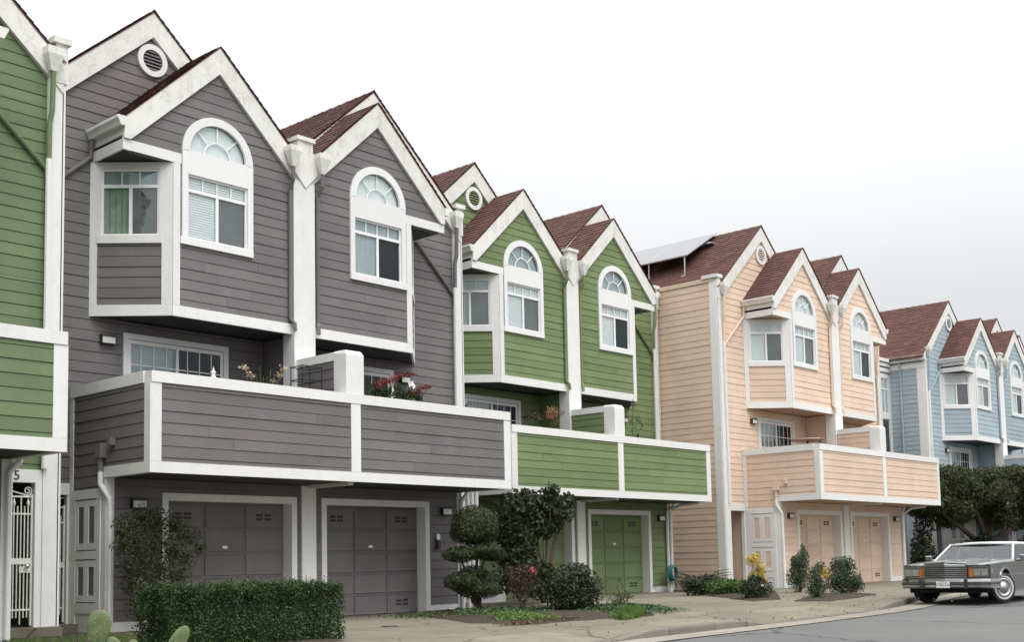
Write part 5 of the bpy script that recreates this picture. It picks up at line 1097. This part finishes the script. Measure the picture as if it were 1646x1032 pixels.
text('plate_text', '2YBD241', .088, PLATEB, pl, Matrix.Translation((1.226, 0, .432)) @ Matrix.Rotation(math.pi/2, 4, 'Z') @ Matrix.Rotation(math.pi/2, 4, 'X'), .001)
text('plate_text', 'CALIFORNIA', .034, PLATEB, pl, Matrix.Translation((1.226, 0, .497)) @ Matrix.Rotation(math.pi/2, 4, 'Z') @ Matrix.Rotation(math.pi/2, 4, 'X'), .001)
MB().box(.55, .95, -.86, .86, .25, .40).build('front_valance', DARK, car)
# cabin
zb_, zt_ = .95, 1.35
m = MB()
m.add([(-.72, -.90, zb_), (-.72, .90, zb_), (-1.38, .70, zt_-.04), (-1.38, -.70, zt_-.04)], [(0, 1, 2, 3)]); m.build('windscreen', CGLASS, car)
m = MB()
for x, hw_, z in ((-1.34, .70, zt_-.045), (-1.42, .70, zt_-.01), (-1.7, .71, zt_+.015), (-2.4, .71, zt_+.02), (-3.1, .70, zt_-.005), (-3.25, .68, zt_-.05), (-3.75, .80, .98)):
    m.v += [(x, -hw_-.035, z-.05), (x, -hw_, z-.012), (x, -hw_*.5, z+.012), (x, 0, z+.018), (x, hw_*.5, z+.012), (x, hw_, z-.012), (x, hw_+.035, z-.05)]
m.f = [(i*7+j, (i+1)*7+j, (i+1)*7+j+1, i*7+j+1) for i in range(6) for j in range(6)]; m.build('roof', ROOFV, car, smooth=True)
for s in (-1, 1):
    m = MB(); m.tube([(-.70, s*.915, zb_-.03), (-1.36, s*.73, zt_-.03)], .028, 6); m.tube([(-1.36, s*.73, zt_-.035), (-3.1, s*.73, zt_-.03)], .022, 6); m.build('windscreen_pillar', ROOFV, car)
    MB().add([(-.80, s*.905, .94), (-3.3, s*.89, .945), (-3.0, s*.74, zt_-.04), (-1.40, s*.735, zt_-.04)], [(0, 1, 2, 3)]).build('side_window', CGLASS, car)
    MB().tube([(-2.10, s*.90, .93), (-2.12, s*.74, zt_-.03)], .025, 6).build('centre_pillar', ROOFV, car)
    mrr = pt_empty('wing_mirror', car); MB().box(-.98, -.84, s*1.02, s*1.18, .975, 1.07).build('mirror_shell', CHROME, mrr, bevel=.02); MB().tube([(-.9, s*.93, .95), (-.91, s*1.05, .985)], .015, 6).build('mirror_arm', CHROME, mrr)
m = MB(); m.tube([(-.695, -.91, zb_-.01), (-.68, 0, zb_+.015), (-.695, .91, zb_-.01)], .018, 6); m.tube([(-1.37, -.7, zt_-.03), (-1.36, 0, zt_-.01), (-1.37, .7, zt_-.03)], .02, 6); m.build('windscreen_trim', CHROME, car)
MB().box(-3.4, -.75, -.86, .86, .40, .93).build('interior_tub', INTER, car); MB().box(-1.1, -.8, -.8, .8, .90, .99).build('dashboard', INTER, car)
for s in (-.4, .4): MB().box(-1.95, -1.8, s-.3, s+.3, .8, 1.18).build('seat_back', INTER, car, bevel=.04)
MB().add([(-3.4, -.88, .93), (-4.45, -.9, .90), (-4.45, .9, .90), (-3.4, .88, .93), (-4.5, -.9, .45), (-4.5, .9, .45)], [(0, 1, 2, 3), (1, 4, 5, 2)]).build('boot_lid', CARP, car)
for (wx, s, st_) in ((0, 1, math.radians(-30)), (0, -1, math.radians(-30)), (-3.08, 1, 0), (-3.08, -1, 0)):
    w = bpy.data.objects.new('wheel', None); COL.objects.link(w); w.parent = car; w.location = (wx, s*(.845 if wx > -1 else .82), .34); w.rotation_euler = (0, 0, st_)
    MB().lathe((0, 0, 0), [(.20, -s*.09), (.30, -s*.105), (.335, -s*.08), (.345, -s*.03), (.345, s*.03), (.335, s*.085), (.31, s*.105), (.215, s*.10), (.20, s*.09)], 32, 'y').build('tyre', RUBBER, w, smooth=True)
    MB().lathe((0, 0, 0), [(.225, s*.102), (.228, s*.107), (.262, s*.109), (.265, s*.104)], 32, 'y').build('whitewall', WWALL, w, smooth=True)
    MB().lathe((0, 0, 0), [(.215, s*.09), (.21, s*.112), (.17, s*.105), (.15, s*.085), (.115, s*.09), (.10, s*.12), (.05, s*.135), (.0, s*.14)], 28, 'y').build('hubcap', CHROME, w, smooth=True)
